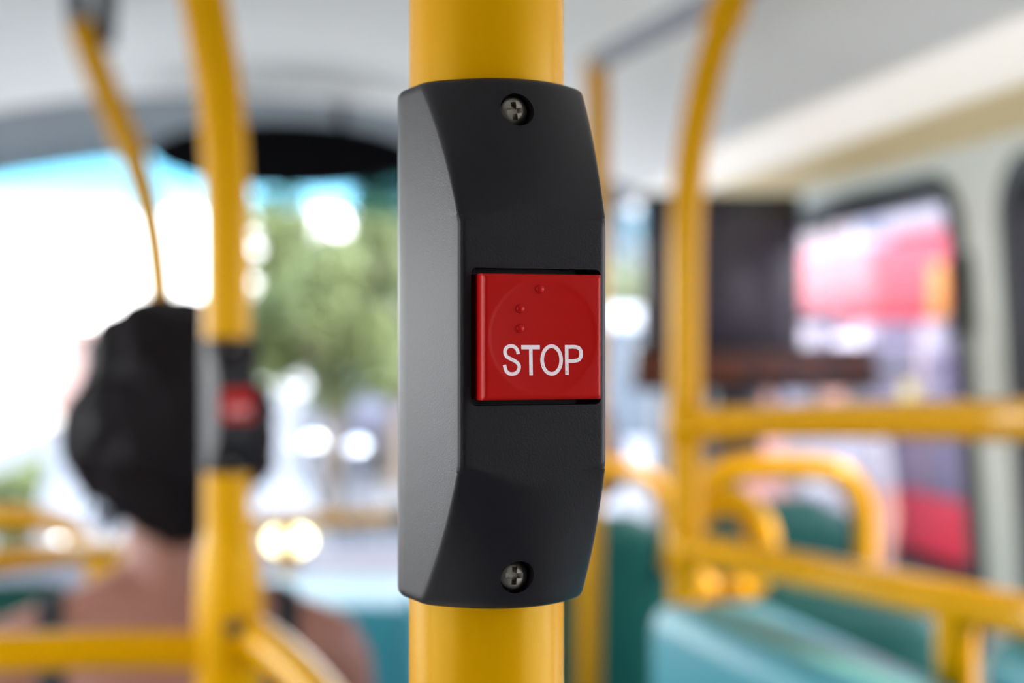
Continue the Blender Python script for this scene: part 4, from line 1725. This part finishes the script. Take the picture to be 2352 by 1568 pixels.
# ---- red bus beside us
rb = empty('red_bus', (4.87, 10.2, GZ), 0, 'red bus standing alongside, seen through the right windows', 'bus')
REDP = mat('red_bus_paint', (0.62, 0.03, 0.045), 0.4, spec=0.3, var=0.04)
BL = 9.4
secs = [(0.0, 0.28), (0.0, 0.66), (0.03, 0.68), (0.03, 2.03), (0.0, 2.05), (0.02, 2.48), (0.10, 2.62), (0.30, 2.70), (2.2, 2.70), (2.4, 2.62), (2.48, 2.48), (2.5, 2.05), (2.5, 0.28)]
bm = new()
rings = []
for y, f in ((-BL / 2, 0.93), (-BL / 2 + 0.15, 0.985), (-BL / 2 + 0.5, 1), (BL / 2 - 0.5, 1), (BL / 2 - 0.15, 0.985), (BL / 2, 0.93)):
    rings.append([Vector((1.25 + (x - 1.25) * f, y, z if z < 2 else 1.2 + (z - 1.2) * f)) for x, z in secs])
add_loft(bm, rings)
obj('body', bm, REDP, rb, smooth=35)
BPANE = mat('bus_side_glass', (0.20, 0.17, 0.22), 0.15, var=0.3, vscale=0.9)
for k in range(7):
    bm = new()
    y = -BL / 2 + 0.85 + k * 1.28
    add_box(bm, (0.018, y, 1.36), (0.05, 1.2, 1.28), bevel=0.02)
    obj('side_window', bm, BPANE, rb)
for y in (-BL / 2 + 1.7, BL / 2 - 1.9):
    wheel(rb, Vector((0.12, y, 0.45)), r=0.45, w=0.26)
bm = new()
add_box(bm, (1.1, -0.4, 2.86), (1.7, 4.6, 0.34), bevel=0.10, seg=4)
obj('roof_pod', bm, mat('grey_roof_pod', (0.48, 0.49, 0.50), 0.6), rb, smooth=60)
bm = new()
add_box(bm, (-0.02, 1.95, 1.86), (0.05, 0.62, 0.07), bevel=0.02)  # glowing white bar added to give a bright highlight on the side
obj('bright_bar', bm, mat('white_added_glow', (0.9, 0.9, 0.9), 0.3, emit=(1.0, 0.95, 0.97), estr=1.2), rb)
bm = new()
add_box(bm, (-0.01, 0.25, 2.22), (0.03, 0.24, 0.40), bevel=0.012)  # orange patch paints the pole's reflection in the window glass
tag(obj('orange_reflection', bm, mat('orange_reflection_paint', (0.95, 0.40, 0.06), 0.5), rb), 'orange painted reflection on the red side')
bm = new()
add_box(bm, (-0.012, 0.75, 1.36), (0.03, 0.22, 0.34), bevel=0.012)  # yellow patch paints a handle's reflection in the glass
tag(obj('reflection_patch', bm, mat('yellow_reflection_paint', (0.75, 0.62, 0.10), 0.5), rb), 'yellow painted reflection on a side window')

# ---- two pedestrians on the island between the buses
for lab, px, d, sk, hr, tm in (('pedestrian in a white top outside the right window, right of the orange sign', 1915, 6.9, SKIN2, BHAIR, mat('white_cotton', (0.30, 0.285, 0.29), 0.85)), ('pedestrian in a salmon top outside the right window, behind the black box', 1752, 7.6, SKIN2, BHAIR, mat('salmon_cotton', (0.72, 0.34, 0.26), 0.85))):
    c = P(px, 784, d)
    t = make_person(lab, Vector((c.x, c.y, 0)), 0.78, rz=R(150), pose='stand', skin=sk, hair=hr, top_m=tm, leg_m=mat('blue_denim', (0.07, 0.09, 0.16), 0.85), voxel=0.012, group='pedestrians outside')
    t.location.z = GZ + 0.105
